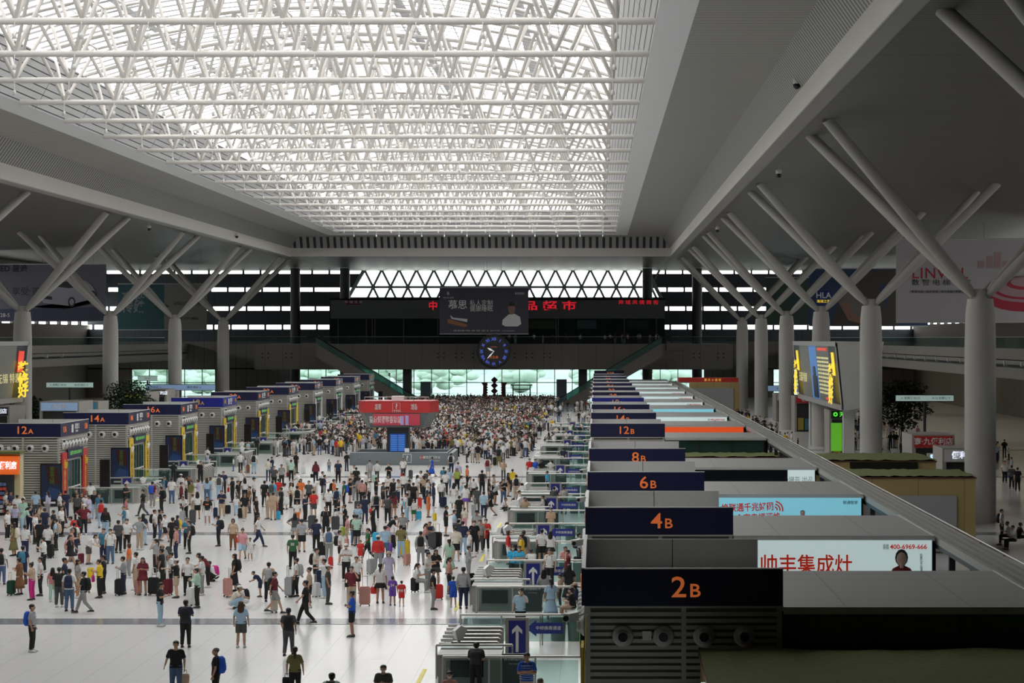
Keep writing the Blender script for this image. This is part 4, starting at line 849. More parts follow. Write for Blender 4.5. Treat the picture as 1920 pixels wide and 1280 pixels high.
# ---------------- far sculpture by the window ----------------
SCM = mat('sculpture_red', (.10, .012, .02), .5)
s = empty('festive_sculpture', (px(927, 700, 392).x, 392, 0), label='dark red festive sculpture with diamond strings before the far window', cat='sculpture')
for dx, zz in ((0, .8), (-3.3 * .43, .5), (3.3 * .43, .5)):
    k = MB()
    for i in range(4 if dx == 0 else 5): r = .62 if dx == 0 else .3; z = 1.0 + i * r * 1.55 + (0 if dx == 0 else .2); k.prism([(dx, z - r), (dx + r, z), (dx, z + r), (dx - r, z)], -.1, .1, SCM)
    k.build('diamond_string', s)
for dx in (-1.7, 1.7): MB().prism([(dx - .35, 0), (dx + .35, 0), (dx + .25, 2.9), (dx + .62, 3.5), (dx - .62, 3.5), (dx - .25, 2.9)], -.3, .3, SCM).build('side_post', s)
MB().lathe([(2.2, 0), (1.9, .8), (.9, 1.2)], m=SCM, n=20).build('drum_base', s)
s = empty('luggage_frame', (px(978, 700, 392).x, 392, 0), label='dark arch-topped frame standing before the far window', cat='frame'); m = MB(); m.box(-1.9, 1.9, -.2, .2, 2.9, 3.1, KD); m.box(-1.6, -1.4, -.2, .2, 0, 2.9, KD); m.box(1.4, 1.6, -.2, .2, 0, 2.9, KD); m.box(-1.5, 1.5, -.2, .2, 2.2, 2.35, KD); m.build('bars', s)
MB().box(-.9, .9, 0, .5, 0, 4.0, mat('kiosk_blue_grey', (.12, .17, .2), .5)).build('ticket_machine', loc=(px(1053, 700, 392).x, 392, 0), label='tall grey-blue ticket machine before the far window, right of the frame', cat='machine')
MB().box(-.9, .9, 0, .5, 0, 3.6, _M['kiosk_blue_grey']).build('ticket_machine', loc=(px(798, 700, 392).x, 392, 0), label='grey-blue ticket machine at the foot of the left escalator', cat='machine')
# security cameras hung from the ceiling beam
for (x, y, Y, lab) in ((1494, 152, 126, 'nearest on the right beam'), (1460, 322, 166, 'hanging from the right ceiling'), (1345, 428, 252, 'hanging from the far right ceiling'), (280, 425, 248, 'hanging from the left ceiling'), (444, 440, 295, 'on the left beam')):
    p = px(x, y, Y); s = empty('dome_camera', p, label='dark ceiling camera, ' + lab, cat='camera'); k = MB(); k.ball((0, 0, -.25), .22, BLACK, 10, 6); k.lathe([(.2, -.15), (.22, .1), (.1, .2)], m=WLET, n=12); k.build('dome', s); 
    k = MB(); bx_ = {0: 11.68 - p.x, 4: -47.78 - p.x}.get(('nearest on the right beam', '', '', '', 'on the left beam').index(lab) if lab in ('nearest on the right beam', 'on the left beam') else 9)
    (k.tube((0, 0, .1), (bx_, 0, -.3), .04, GRY, 6) if bx_ is not None else k.tube((0, 0, .1), (0, 0, max(.2, H + 12.8 - p.z)), .04, GRY, 6)); k.build('hanger', s)
# ---------------- world beyond the far glass ----------------
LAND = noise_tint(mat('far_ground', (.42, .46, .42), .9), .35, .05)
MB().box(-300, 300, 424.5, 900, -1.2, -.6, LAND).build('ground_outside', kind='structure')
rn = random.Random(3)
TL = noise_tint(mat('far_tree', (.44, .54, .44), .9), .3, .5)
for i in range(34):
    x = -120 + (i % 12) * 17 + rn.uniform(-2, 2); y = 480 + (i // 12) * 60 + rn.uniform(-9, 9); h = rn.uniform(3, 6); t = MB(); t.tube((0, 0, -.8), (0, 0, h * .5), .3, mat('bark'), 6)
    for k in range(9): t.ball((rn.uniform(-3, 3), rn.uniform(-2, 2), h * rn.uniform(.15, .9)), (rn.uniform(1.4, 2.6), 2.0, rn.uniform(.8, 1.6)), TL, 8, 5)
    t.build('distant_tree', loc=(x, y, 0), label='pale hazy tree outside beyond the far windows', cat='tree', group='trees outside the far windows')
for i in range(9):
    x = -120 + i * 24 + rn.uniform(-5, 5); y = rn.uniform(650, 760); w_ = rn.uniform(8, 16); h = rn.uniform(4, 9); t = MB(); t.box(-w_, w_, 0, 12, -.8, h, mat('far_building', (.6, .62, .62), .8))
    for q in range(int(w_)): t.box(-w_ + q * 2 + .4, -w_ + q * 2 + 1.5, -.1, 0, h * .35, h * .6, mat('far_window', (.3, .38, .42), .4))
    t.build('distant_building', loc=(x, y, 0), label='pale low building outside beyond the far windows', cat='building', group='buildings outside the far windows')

# ---------------- lamps under the side balconies ----------------
for sg, nm in ((1, 'right'), (-1, 'left')):
    for j, X_ in enumerate((46.5, 54.5)):
        x = CX + sg * (X_ - CX)
        for k in range(3):
            y = 150 + 90 * k + 40; o = empty('linear_lamp', (x, y, H - 2.75), label='long warm light strip under the %s balcony, %s row, %s from the near end' % (nm, ('outer', 'inner')[j], ORD[k]), cat='light', group='light strips under the balconies')
            MB().box(-.2, .2, -40, 40, 0, .1, mat('strip_glow', (.8, .75, .6), .5, 0, (1, .86, .62), 1.6)).build('diffuser', o)
            l = bpy.data.lights.new('strip_lamp', 'AREA'); l.shape = 'RECTANGLE'; l.size = .4; l.size_y = 80; l.energy = 130; l.color = (1, .86, .66); lo = bpy.data.objects.new('strip_lamp', l); SC.collection.objects.link(lo); lo.parent = o; lo.location = (0, 0, -.05)
# ---------------- people: body, hair and clothing shapes ----------------
V = Vector
def pose_of(k):
    """joints of a 1.72 m figure facing -y"""
    P = dict(pel=V((0, 0, .95)), che=V((0, 0, 1.27)), nec=V((0, .005, 1.46)), hea=V((0, -.015, 1.60)),
             sh=[V((s * .165, 0, 1.39)) for s in (-1, 1)], el=[V((s * .235, .02, 1.13)) for s in (-1, 1)], wr=[V((s * .245, -.05, .89)) for s in (-1, 1)],
             hip=[V((s * .085, 0, .92)) for s in (-1, 1)], kn=[V((s * .10, -.02, .50)) for s in (-1, 1)], an=[V((s * .115, .02, .085)) for s in (-1, 1)], toe=[V((0, -1, 0))] * 2)
    def sc(L, i, v): L[i] = V(v)
    if k == 'p':
        P['el'] = [V((s * .22, -.06, 1.14)) for s in (-1, 1)]; P['wr'] = [V((s * .06, -.27, 1.20)) for s in (-1, 1)]; P['hea'] = V((0, -.045, 1.585))
    elif k == 'q1':
        sc(P['el'], 0, (-.2, -.08, 1.15)); sc(P['wr'], 0, (-.05, -.28, 1.22)); P['hea'] = V((0, -.04, 1.59))
    elif k == 'w':
        sc(P['kn'], 0, (-.09, -.18, .52)); sc(P['an'], 0, (-.09, -.30, .10)); sc(P['kn'], 1, (.09, .06, .49)); sc(P['an'], 1, (.09, .34, .16))
        sc(P['el'], 0, (-.23, .12, 1.15)); sc(P['wr'], 0, (-.25, .14, .92)); sc(P['el'], 1, (.23, -.08, 1.14)); sc(P['wr'], 1, (.22, -.24, .96)); P['pel'].z = .93
    elif k == 'x':
        P['el'] = [V((s * .23, -.05, 1.14)) for s in (-1, 1)]; sc(P['wr'], 0, (.08, -.19, 1.19)); sc(P['wr'], 1, (-.08, -.21, 1.15))
    elif k == 'h':
        P['el'] = [V((s * .40, .06, 1.20)) for s in (-1, 1)]; P['wr'] = [V((s * .19, .02, 1.02)) for s in (-1, 1)]
    elif k == 'l':
        sc(P['el'], 0, (-.27, .10, 1.14)); sc(P['wr'], 0, (-.34, .17, .93)); sc(P['an'], 1, (.13, -.12, .085)); sc(P['kn'], 1, (.11, -.1, .5))
    elif k == 'o':
        sc(P['el'], 1, (.19, -.24, 1.33)); sc(P['wr'], 1, (.15, -.50, 1.32))
    elif k == 'e':
        sc(P['el'], 1, (.26, -.16, 1.24)); sc(P['wr'], 1, (.12, -.10, 1.50))
    elif k == 'b':                                             # leaning forward
        P['che'] = V((0, -.16, 1.22)); P['nec'] = V((0, -.30, 1.36)); P['hea'] = V((0, -.40, 1.46)); P['sh'] = [V((s * .165, -.26, 1.30)) for s in (-1, 1)]
        P['el'] = [V((s * .2, -.36, 1.05)) for s in (-1, 1)]; P['wr'] = [V((s * .1, -.52, .98)) for s in (-1, 1)]
    elif k == 't':                                             # sitting on a case or seat
        P['pel'] = V((0, .05, .55)); P['che'] = V((0, .02, .88)); P['nec'] = V((0, -.01, 1.07)); P['hea'] = V((0, -.05, 1.20)); P['sh'] = [V((s * .165, 0, 1.0)) for s in (-1, 1)]
        P['el'] = [V((s * .22, -.08, .76)) for s in (-1, 1)]; P['wr'] = [V((s * .08, -.28, .80)) for s in (-1, 1)]
        P['hip'] = [V((s * .085, .03, .54)) for s in (-1, 1)]; P['kn'] = [V((s * .11, -.38, .52)) for s in (-1, 1)]; P['an'] = [V((s * .12, -.40, .085)) for s in (-1, 1)]
    elif k == 'q':                                             # squatting
        P['pel'] = V((0, .08, .26)); P['che'] = V((0, -.08, .56)); P['nec'] = V((0, -.17, .72)); P['hea'] = V((0, -.24, .84)); P['sh'] = [V((s * .165, -.14, .66)) for s in (-1, 1)]
        P['el'] = [V((s * .2, -.32, .50)) for s in (-1, 1)]; P['wr'] = [V((s * .1, -.50, .46)) for s in (-1, 1)]
        P['hip'] = [V((s * .09, .05, .26)) for s in (-1, 1)]; P['kn'] = [V((s * .17, -.34, .46)) for s in (-1, 1)]; P['an'] = [V((s * .13, -.06, .085)) for s in (-1, 1)]
    elif k == 'f':                                             # sitting on the floor, legs out
        P['pel'] = V((0, .1, .12)); P['che'] = V((0, .0, .42)); P['nec'] = V((0, -.08, .60)); P['hea'] = V((0, -.15, .72)); P['sh'] = [V((s * .165, -.05, .53)) for s in (-1, 1)]
        P['el'] = [V((s * .22, -.14, .32)) for s in (-1, 1)]; P['wr'] = [V((s * .1, -.32, .26)) for s in (-1, 1)]
        P['hip'] = [V((s * .09, .05, .12)) for s in (-1, 1)]; P['kn'] = [V((s * .2, -.38, .16)) for s in (-1, 1)]; P['an'] = [V((s * .16, -.75, .07)) for s in (-1, 1)]
    return P
def caps(mb, p, q, r, r2=None, n=10):
    r2 = r if r2 is None else r2
    if (V(q) - V(p)).length > 1e-4: mb.tube(p, q, r, None, n, r2)
    mb.ball(p, r, None, n, 6); mb.ball(q, r2, None, n, 6)
def remesh(name, mb, vox, rep=3):
    me = mb.mesh('tmp'); o = bpy.data.objects.new('tmp', me); SC.collection.objects.link(o)
    r = o.modifiers.new('r', 'REMESH'); r.mode = 'VOXEL'; r.voxel_size = vox; r.use_smooth_shade = True
    s = o.modifiers.new('s', 'SMOOTH'); s.factor = .5; s.iterations = rep
    d = bpy.context.evaluated_depsgraph_get(); out = bpy.data.meshes.new_from_object(o.evaluated_get(d)); out.name = name
    bpy.data.objects.remove(o); bpy.data.meshes.remove(me); return out
_pm = {}
SKIN = [mat('skin_%d' % i, c, .55) for i, c in enumerate(((.50, .29, .19), (.42, .23, .14), (.58, .37, .26)))]
HAIRM = {'b': mat('hair_black', (.012, .010, .010), .45), 'B': mat('hair_brown', (.06, .025, .012), .5), 'g': mat('hair_grey', (.12, .11, .10), .6)}
EYE = mat('eye_dark', (.01, .01, .01), .3); LIP = mat('lip', (.30, .10, .08), .5)
def body_mesh(k, fem):
    key = ('body', k, fem)
    if key in _pm: return _pm[key]
    P = pose_of(k); mb = MB(); w = .86 if fem else 1.0
    sh = [V((a.x * w, a.y, a.z)) for a in P['sh']]; mid = P['pel'].lerp(P['che'], .5)
    for s in (0, 1):
        g = -1 if s == 0 else 1
        caps(mb, P['pel'] + V((g * .07, 0, 0)), mid + V((g * .045, 0, 0)), .105, .09); caps(mb, mid + V((g * .045, 0, 0)), P['che'] + V((g * .075 * w, 0, 0)), .09, .105)
        caps(mb, P['che'] + V((g * .075 * w, 0, 0)), sh[s] * .75 + P['nec'] * .25, .10, .055)
        caps(mb, sh[s], P['el'][s], .052, .040); caps(mb, P['el'][s], P['wr'][s], .038, .026)
        caps(mb, P['hip'][s], P['kn'][s], .088, .056); caps(mb, P['kn'][s], P['an'][s].lerp(P['kn'][s], .35), .052, .052); caps(mb, P['an'][s].lerp(P['kn'][s], .45), P['an'][s], .052, .036)
        caps(mb, P['an'][s] + V((0, .02, -.035)), P['an'][s] + V((0, -.15, -.045)), .036, .03)
        caps(mb, P['sh'][s] * w * 1.0 if False else sh[s], P['nec'] + V((0, 0, -.03)), .052, .05)
    caps(mb, P['nec'] + V((0, .01, -.05)), P['hea'] + V((0, .01, -.06)), .052, .05)
    h = P['hea']; mb.ball(h + V((0, .005, .02)), (.076, .092, .095), None, 12, 8); mb.ball(h + V((0, -.025, -.055)), (.055, .062, .062), None, 12, 8)
    caps(mb, h + V((0, -.092, .005)), h + V((0, -.105, -.022)), .011, .015, 6)
    for g in (-1, 1): mb.ball(h + V((g * .078, .005, -.01)), (.016, .024, .034), None, 8, 6)
    me = remesh('body', mb, .016); o = MB()
    n = len(me.vertices); vs = [v.co.copy() for v in me.vertices]; fs = [tuple(p.vertices) for p in me.polygons]
    o.add(vs, fs, SKIN[0], True)
    for s in (0, 1):                                           # hands
        g = -1 if s == 0 else 1; wv = P['wr'][s]; d = (wv - P['el'][s]).normalized(); up = V((g * 1.0, 0, 0)); sd = d.cross(up).normalized(); nn = sd.cross(d).normalized()
        c = wv + d * .055; q = MB()
        for t in (-1, 0, 1): q.tube(wv, c + d * .015 + sd * t * .022, .017, None, 6, .014)
        for i, (u, L) in enumerate(((-.03, .062), (-.01, .074), (.01, .07), (.03, .054))):
            a = c + sd * u + d * .012; b = a + d * L * .5 - nn * g * .004; e = b + d * L * .38 - nn * .018 * (1 if True else g); q.tube(a, b, .0088, None, 6, .008); q.tube(b, e, .008, None, 6, .0062)
        a = wv + d * .025 + sd * -.022; b = a + d * .03 - sd * .024; q.tube(a, b, .011, None, 6, .0095); q.tube(b, b + d * .028 - sd * .006, .0095, None, 6, .007)
        o.add(q.v, q.f, SKIN[0], True)
    for g in (-1, 1):
        q = MB(); q.ball(h + V((g * .031, -.082, .012)), (.014, .008, .008), None, 6, 4); o.add(q.v, q.f, EYE, True)
        q = MB(); q.ball(h + V((g * .031, -.088, .034)), (.02, .006, .004), None, 6, 4); o.add(q.v, q.f, EYE, True)
    q = MB(); q.ball(h + V((0, -.086, -.056)), (.024, .008, .006), None, 6, 4); o.add(q.v, q.f, LIP, True)
    _pm[key] = o.mesh('body'); return _pm[key]
def top_mesh(k, fem, long, loose=0.0):
    key = ('top', k, fem, long)
    if key in _pm: return _pm[key]
    P = pose_of(k); mb = MB(); w = .86 if fem else 1.0; sh = [V((a.x * w, a.y, a.z)) for a in P['sh']]; mid = P['pel'].lerp(P['che'], .5); low = P['pel'] + (P['pel'] - mid).normalized() * .06
    mb.tube(low, mid, .132, None, 12, .118); caps(mb, mid, P['che'], .118, .12, 12)
    for s in (0, 1):
        g = -1 if s == 0 else 1
        mb.tube(low + V((g * .07, 0, 0)), mid + V((g * .055, 0, 0)), .125, None, 12, .108); caps(mb, mid + V((g * .055, 0, 0)), P['che'] + V((g * .078 * w, 0, 0)), .108, .120, 12)
        caps(mb, P['che'] + V((g * .078 * w, 0, 0)), sh[s] * .8 + P['nec'] * .2, .115, .068, 12); caps(mb, sh[s], P['nec'] + V((0, .01, -.045)), .066, .058, 12)
        if long: caps(mb, sh[s], P['el'][s], .066, .054); mb.tube(P['el'][s], P['el'][s].lerp(P['wr'][s], .93), .054, None, 10, .040); mb.ball(P['el'][s], .054)
        else: mb.ball(sh[s], .066); mb.tube(sh[s], sh[s].lerp(P['el'][s], .78), .068, None, 10, .066)
    _pm[key] = remesh('shirt', mb, .018, 2); return _pm[key]
def bottom_mesh(k, fem, kind):
    key = ('bot', k, fem, kind)
    if key in _pm: return _pm[key]
    P = pose_of(k); mb = MB(); mid = P['pel'].lerp(P['che'], .32)
    if kind in 'KD' and k not in ('t', 'q', 'f'):
        kc = (P['kn'][0] + P['kn'][1]) / 2; L = .60 if kind == 'K' else .95
        hem = P['pel'].lerp(kc, L if kind == 'K' else 1.0); hem = V((hem.x, hem.y, hem.z - (0 if kind == 'K' else .18)))
        rg = []
        for i in range(6):
            t = i / 5; c = mid.lerp(hem, t); r = .098 + .13 * t + (.03 * t if kind == 'D' else 0); rg.append((c, r * 1.12, r * .85 + abs(P['an'][0].y - P['an'][1].y) * .12 * t))
        mb.loft(rg[::-1], None, 18); me = mb.mesh('skirt')
        _pm[key] = me; return me
    end = {'T': .93, 'J': .93, 'S': -1, 'K': -1, 'D': -1}[kind]
    for s in (0, 1):
        g = -1 if s == 0 else 1
        caps(mb, P['pel'] + V((g * .068, 0, 0)), mid + V((g * .055, 0, 0)), .122, .104, 12); caps(mb, P['pel'] + V((g * .06, 0, -.02)), P['hip'][s], .118, .108, 12)
        if end > 0:
            caps(mb, P['hip'][s], P['kn'][s], .108, .075, 12); mb.tube(P['kn'][s], P['kn'][s].lerp(P['an'][s], end), .075, None, 12, .06)
        else: mb.tube(P['hip'][s], P['hip'][s].lerp(P['kn'][s], .88), .110, None, 12, .096); mb.ball(P['hip'][s], .11)
    _pm[key] = remesh('trousers', mb, .018, 2); return _pm[key]
def shoe_mesh(k, s):
    key = ('shoe', k, s)
    if key in _pm: return _pm[key]
    a = pose_of(k)['an'][s]; mb = MB(); z = a.z - .085
    mb.loft([((a.x, a.y - .06, z), .046, .135), ((a.x, a.y - .06, z + .025), .052, .142), ((a.x, a.y - .05, z + .06), .046, .12), ((a.x, a.y - .0, z + .095), .04, .06)], None, 12)
    mb.loft([((a.x, a.y - .06, z), .054, .145), ((a.x, a.y - .06, z + .022), .054, .145)], mat('shoe_sole', (.35, .35, .34), .6), 12)
    if mb.mats: mb.mats = [None] + mb.mats; mb.m = [0] * 0 + mb.m; half = 3 * 12 + 2; mb.m = [0] * half + [1] * (len(mb.m) - half)
    me = bpy.data.meshes.new('shoe'); me.from_pydata(mb.v, [], mb.f); me.materials.append(SHOEM['k']); me.materials.append(_M['shoe_sole']); me.polygons.foreach_set('material_index', mb.m); me.polygons.foreach_set('use_smooth', mb.sm); me.update()
    _pm[key] = me; return me
def hair_mesh(k, st):
    key = ('hair', k, st)
    if key in _pm: return _pm[key]
    P = pose_of(k); h = P['hea']; b = (P['hea'] - P['che']); lean = V((0, min(0, b.y) * .15, 0)); mb = MB()
    r = .083 if st == 'z' else .089
    mb.ball(h + V((0, .022, .046)), (r, r + .010, r - .006), None, 14, 9)
    if st != 'z': mb.ball(h + V((0, .045, .0)), (.078, .065, .075), None, 12, 8)
    if st == 'l':
        mb.loft([((h.x, h.y + .085, h.z - .42), .09, .03), ((h.x, h.y + .09, h.z - .28), .115, .04), ((h.x, h.y + .065, h.z - .14), .115, .055), ((h.x, h.y + .035, h.z), .095, .07), ((h.x, h.y + .03, h.z + .08), .06, .05)], None, 12)
    if st == 'o':
        mb.loft([((h.x, h.y + .03, h.z - .11), .085, .07), ((h.x, h.y + .025, h.z - .05), .10, .082), ((h.x, h.y + .02, h.z + .03), .098, .09), ((h.x, h.y + .02, h.z + .09), .06, .06)], None, 14)
    if st == 'p': mb.ball(h + V((0, .105, .02)), .035); mb.tube(h + V((0, .11, .02)), h + V((0, .145, -.12)), .034, None, 8, .036); mb.tube(h + V((0, .145, -.12)), h + V((0, .12, -.27)), .036, None, 8, .012)
    if st == 'u': mb.ball(h + V((0, .075, .115)), .045)
    _pm[key] = mb.mesh('hair'); return _pm[key]
def hat_mesh(k, st):
    key = ('hat', k, st)
    if key in _pm: return _pm[key]
    h = pose_of(k)['hea']; mb = MB()
    mb.loft([((h.x, h.y + .01, h.z + .045), .098, .110), ((h.x, h.y + .012, h.z + .09), .092, .103), ((h.x, h.y + .014, h.z + .125), .06, .07), ((h.x, h.y + .014, h.z + .137), .02, .02)], None, 14)
    if st == 'S': mb.loft([((h.x, h.y, h.z + .035), .19, .19), ((h.x, h.y, h.z + .05), .10, .11)], None, 18)
    elif st == 'K' or st == 'H': mb.loft([((h.x, h.y - .12, h.z + .045), .075, .075), ((h.x, h.y - .11, h.z + .06), .07, .07)], None, 12)
    _pm[key] = mb.mesh('hat'); return _pm[key]
def mask_mesh(k):
    key = ('mask', k)
    if key not in _pm:
        h = pose_of(k)['hea']; mb = MB(); mb.ball(h + V((0, -.042, -.045)), (.058, .062, .045), None, 10, 6); _pm[key] = mb.mesh('face_mask')
    return _pm[key]
COLS = dict(w=('white', (.72, .72, .71)), k=('black', (.012, .012, .014)), n=('navy', (.018, .026, .065)), b=('blue', (.02, .10, .55)), g=('grey', (.30, .30, .30)), d=('charcoal', (.07, .072, .075)),
            r=('red', (.58, .035, .03)), y=('yellow', (.80, .55, .03)), G=('dark green', (.03, .13, .05)), p=('pink', (.65, .30, .33)), m=('maroon', (.16, .018, .03)), o=('orange', (.75, .18, .04)), t=('beige', (.50, .37, .26)),
            c=('light blue', (.36, .52, .66)), u=('purple', (.16, .07, .40)), v=('olive', (.19, .17, .06)), M=('mint green', (.42, .62, .50)), B=('brown', (.20, .09, .04)), s=('salmon', (.52, .18, .18)), l=('lavender', (.48, .46, .62)),
            T=('teal', (.05, .20, .30)), W=('cream', (.68, .62, .52)), a=('magenta', (.55, .02, .22)), C=('cyan', (.05, .45, .75)), j=('denim blue', (.08, .14, .25)), R=('rose pink', (.55, .28, .24)), E=('dark bottle green', (.01, .06, .035)), L=('lime green', (.35, .45, .08)), i=('silver grey', (.36, .37, .38)))
CM = {k: noise_tint(mat('cloth_' + v[0].replace(' ', '_'), v[1], .85), .08, 3) for k, v in COLS.items()}
SHOEM = {'k': mat('shoe_black', (.02, .02, .02), .5), 'w': mat('shoe_white', (.65, .65, .64), .5)}
def slot(o, m, i=0):
    if len(o.material_slots) <= i: o.data.materials.append(m)
    o.material_slots[i].link = 'OBJECT'; o.material_slots[i].material = m
def one(me, name, parent, m, loc=None, rz=0, i=0):
    o = bpy.data.objects.new(name, me); SC.collection.objects.link(o); o.parent = parent
    if not me.materials: me.materials.append(m)
    slot(o, m, i)
    if loc is not None: o.location = loc
    return o
# bags
def backpack_mesh():
    b = MB(); b.loft([((0, .0, -.26), .12, .07), ((0, 0, -.24), .16, .10), ((0, .01, 0), .17, .12), ((0, 0, .18), .15, .10), ((0, -.01, .25), .08, .05)], None, 14)
    for g in (-1, 1): b.path([V((g * .07, -.06, .19)), V((g * .10, -.12, .235)), V((g * .11, -.24, .20)), V((g * .12, -.285, .05)), V((g * .14, -.22, -.12)), V((g * .13, -.07, -.19))], .016, None, 6)
    p = MB(); p.loft([((0, .085, -.19), .09, .03), ((0, .09, -.17), .11, .045), ((0, .095, -.04), .11, .045), ((0, .085, -.02), .09, .03)], None, 12)
    return b.mesh('backpack'), p.mesh('front_pocket')
BPK, BPP = backpack_mesh()
def case_mesh():
    b = MB(); w, d, h = .18, .115, .60
    for z0, z1, e in ((.06, .10, .03), (.10, .62, 0), (.62, .66, .03)): b.box(-w + e, w - e, -d + e, d - e, z0, z1)
    for i in range(5): x = -w + .03 + i * .075; b.box(x - .008, x + .008, -d - .008, d + .008, .12, .6)
    h_ = MB(); h_.path([V((-.08, .06, .66)), V((-.08, .06, 1.0)), V((.08, .06, 1.0)), V((.08, .06, .66))], .011, STEEL, 6)
    wl = MB(); wl.tube((-.012, 0, .03), (.012, 0, .03), .03, SHOEM['k'], 8)
    return b.mesh('case_shell'), h_.mesh('pull_handle'), wl.mesh('wheel')
CSH, CHD, CWH = case_mesh()
def bag_mesh():
    b = MB(); b.loft([((0, 0, -.18), .13, .05), ((0, 0, -.16), .15, .065), ((0, 0, .04), .16, .06), ((0, 0, .12), .14, .03)], None, 12)
    h_ = MB(); h_.path([V((-.08, 0, .11)), V((-.06, 0, .24)), V((.06, 0, .24)), V((.08, 0, .11))], .009, None, 5); return b.mesh('hand_bag'), h_.mesh('bag_handle')
HBG, HBH = bag_mesh()
TOPW = {'s': 'T-shirt', 'L': 'jacket'}; BOTW = dict(T='trousers', S='shorts', K='skirt', J='jeans', D='dress')
PEOPLE = []; CASES = []
FACE = {'F': 0, 'B': math.pi, 'L': -math.pi / 2, 'R': math.pi / 2}
FACEW = {'F': 'facing the camera', 'B': 'seen from behind', 'L': 'facing left', 'R': 'facing right'}
POSEW = dict(p='reading a phone', w='walking', x='arms crossed', h='hands on hips', l='pulling something', o='arm stretched out', e='hand raised to face', b='leaning forward', t='sitting', q='squatting', f='sitting on the floor', s='standing')
rp = random.Random(11)
def person(row):
    f = row.split(); x, y = float(f[0]), float(f[1]); fc, ps, tc, bt, hr = f[2:7]; ex = f[7:]
    g = ground(x, y); sc = (.97 if hr in 'lpuoS' else 1.0) * rp.uniform(.97, 1.03); lift = 0
    for e in ex:
        if e[0] == '*': sc = float(e[1:])
        if e[0] == '^': lift = float(e[1:])
    long = 'L' in ex; fem = hr in 'lpuoS' or bt[1] in 'KD'
    rz = FACE[fc] + rp.uniform(-.35, .35) * (0 if '!' in ex else 1)
    r = empty('person', (g.x, g.y, lift), rz, cat='person'); r.scale = (sc * 1.10, sc * 1.08, sc)
    b = link('body', body_mesh(ps, fem), r); sk = rp.choice(SKIN); slot(b, sk, 0)
    hm = HAIRM['g'] if hr == 'z' else (HAIRM['B'] if hr in 'lo' and rp.random() < .3 else HAIRM['b'])
    one(hair_mesh(ps, hr if hr in 'lpuoz' else ('o' if hr == 'S' else 's')), 'hair', r, hm)
    if hr in 'HKS': one(hat_mesh(ps, hr), 'hat', r, {'H': CM['w'], 'K': CM['k'], 'S': CM['t']}[hr])
    if bt[1] == 'D': one(top_mesh(ps, True, long), 'dress_top', r, CM[tc]); one(bottom_mesh(ps, True, 'D'), 'dress_skirt', r, CM[tc])
    else: one(top_mesh(ps, fem, long), 'shirt', r, CM[tc]); one(bottom_mesh(ps, fem, bt[1] if bt[1] != 'J' else 'T'), {'T': 'trousers', 'J': 'jeans', 'S': 'shorts', 'K': 'skirt'}[bt[1]], r, CM[bt[0]])
    shc = SHOEM[rp.choice('kwk')]
    for s in (0, 1): one(shoe_mesh(ps, s), 'shoe', r, shc)
    if 'm' in ex: one(mask_mesh(ps), 'face_mask', r, CM['w'])
    P = pose_of(ps); bags = []
    def put(name, me, kids, loc, m):
        o = bpy.data.objects.new(name, me); SC.collection.objects.link(o); lo = Matrix.Rotation(rz, 3, 'Z') @ (V(loc) * sc); o.location = (g.x + lo.x, g.y + lo.y, lo.z + lift); o.rotation_euler = (0, 0, rz); o.scale = (sc,) * 3
        if not me.materials: me.materials.append(m)
        slot(o, m)
        for kn, km in kids: one(km, kn, o, m)
        return o
    for e in ex:
        if e[0] == '+':
            c = CM[e[2]]
            if e[1] == 'b': o = put('backpack', BPK, [('front_pocket', BPP)], P['che'] + V((0, .175, -.06)), c); bags.append((o, e[2], 'backpack', 'bag', 'on the back of'))
            if e[1] == 'h': i = 1; o = put('hand_bag', HBG, [('bag_handle', HBH)], P['wr'][1] + V((.02, 0, -.30)), c); bags.append((o, e[2], 'hand bag', 'bag', 'carried by'))
            if e[1] == 'x':
                k = 'sling_strap'; o = put('sling_bag', HBG, [], P['pel'] + V((-.17, -.09, .02)), c); o.scale = (sc * .6,) * 3; bags.append((o, e[2], 'sling bag', 'bag', 'across the body of'))
    PEOPLE.append(dict(o=r, x=x, y=y, fc=fc, ps=ps, tc=tc, bt=bt, hr=hr, ex=ex, long=long, bags=bags, sc=sc)); return r
def suitcase(row):
    f = row.split(); x, y = float(f[0]), float(f[1]); c = f[2]; h = float(f[3]) if len(f) > 3 else 1; g = ground(x, y); rz = rp.choice((0, 1.2, 1.4, -1.3)) + rp.uniform(-.4, .4)
    s = empty('suitcase', (g.x, g.y, 0), rz, cat='suitcase'); s.scale = (h, h, h); one(CSH, 'shell', s, CM[c]); link('pull_handle', CHD, s)
    for a in (-.15, .15):
        for b in (-.08, .08): link('wheel', CWH, s, (a, b, 0))
    CASES.append((s, x, y, c))
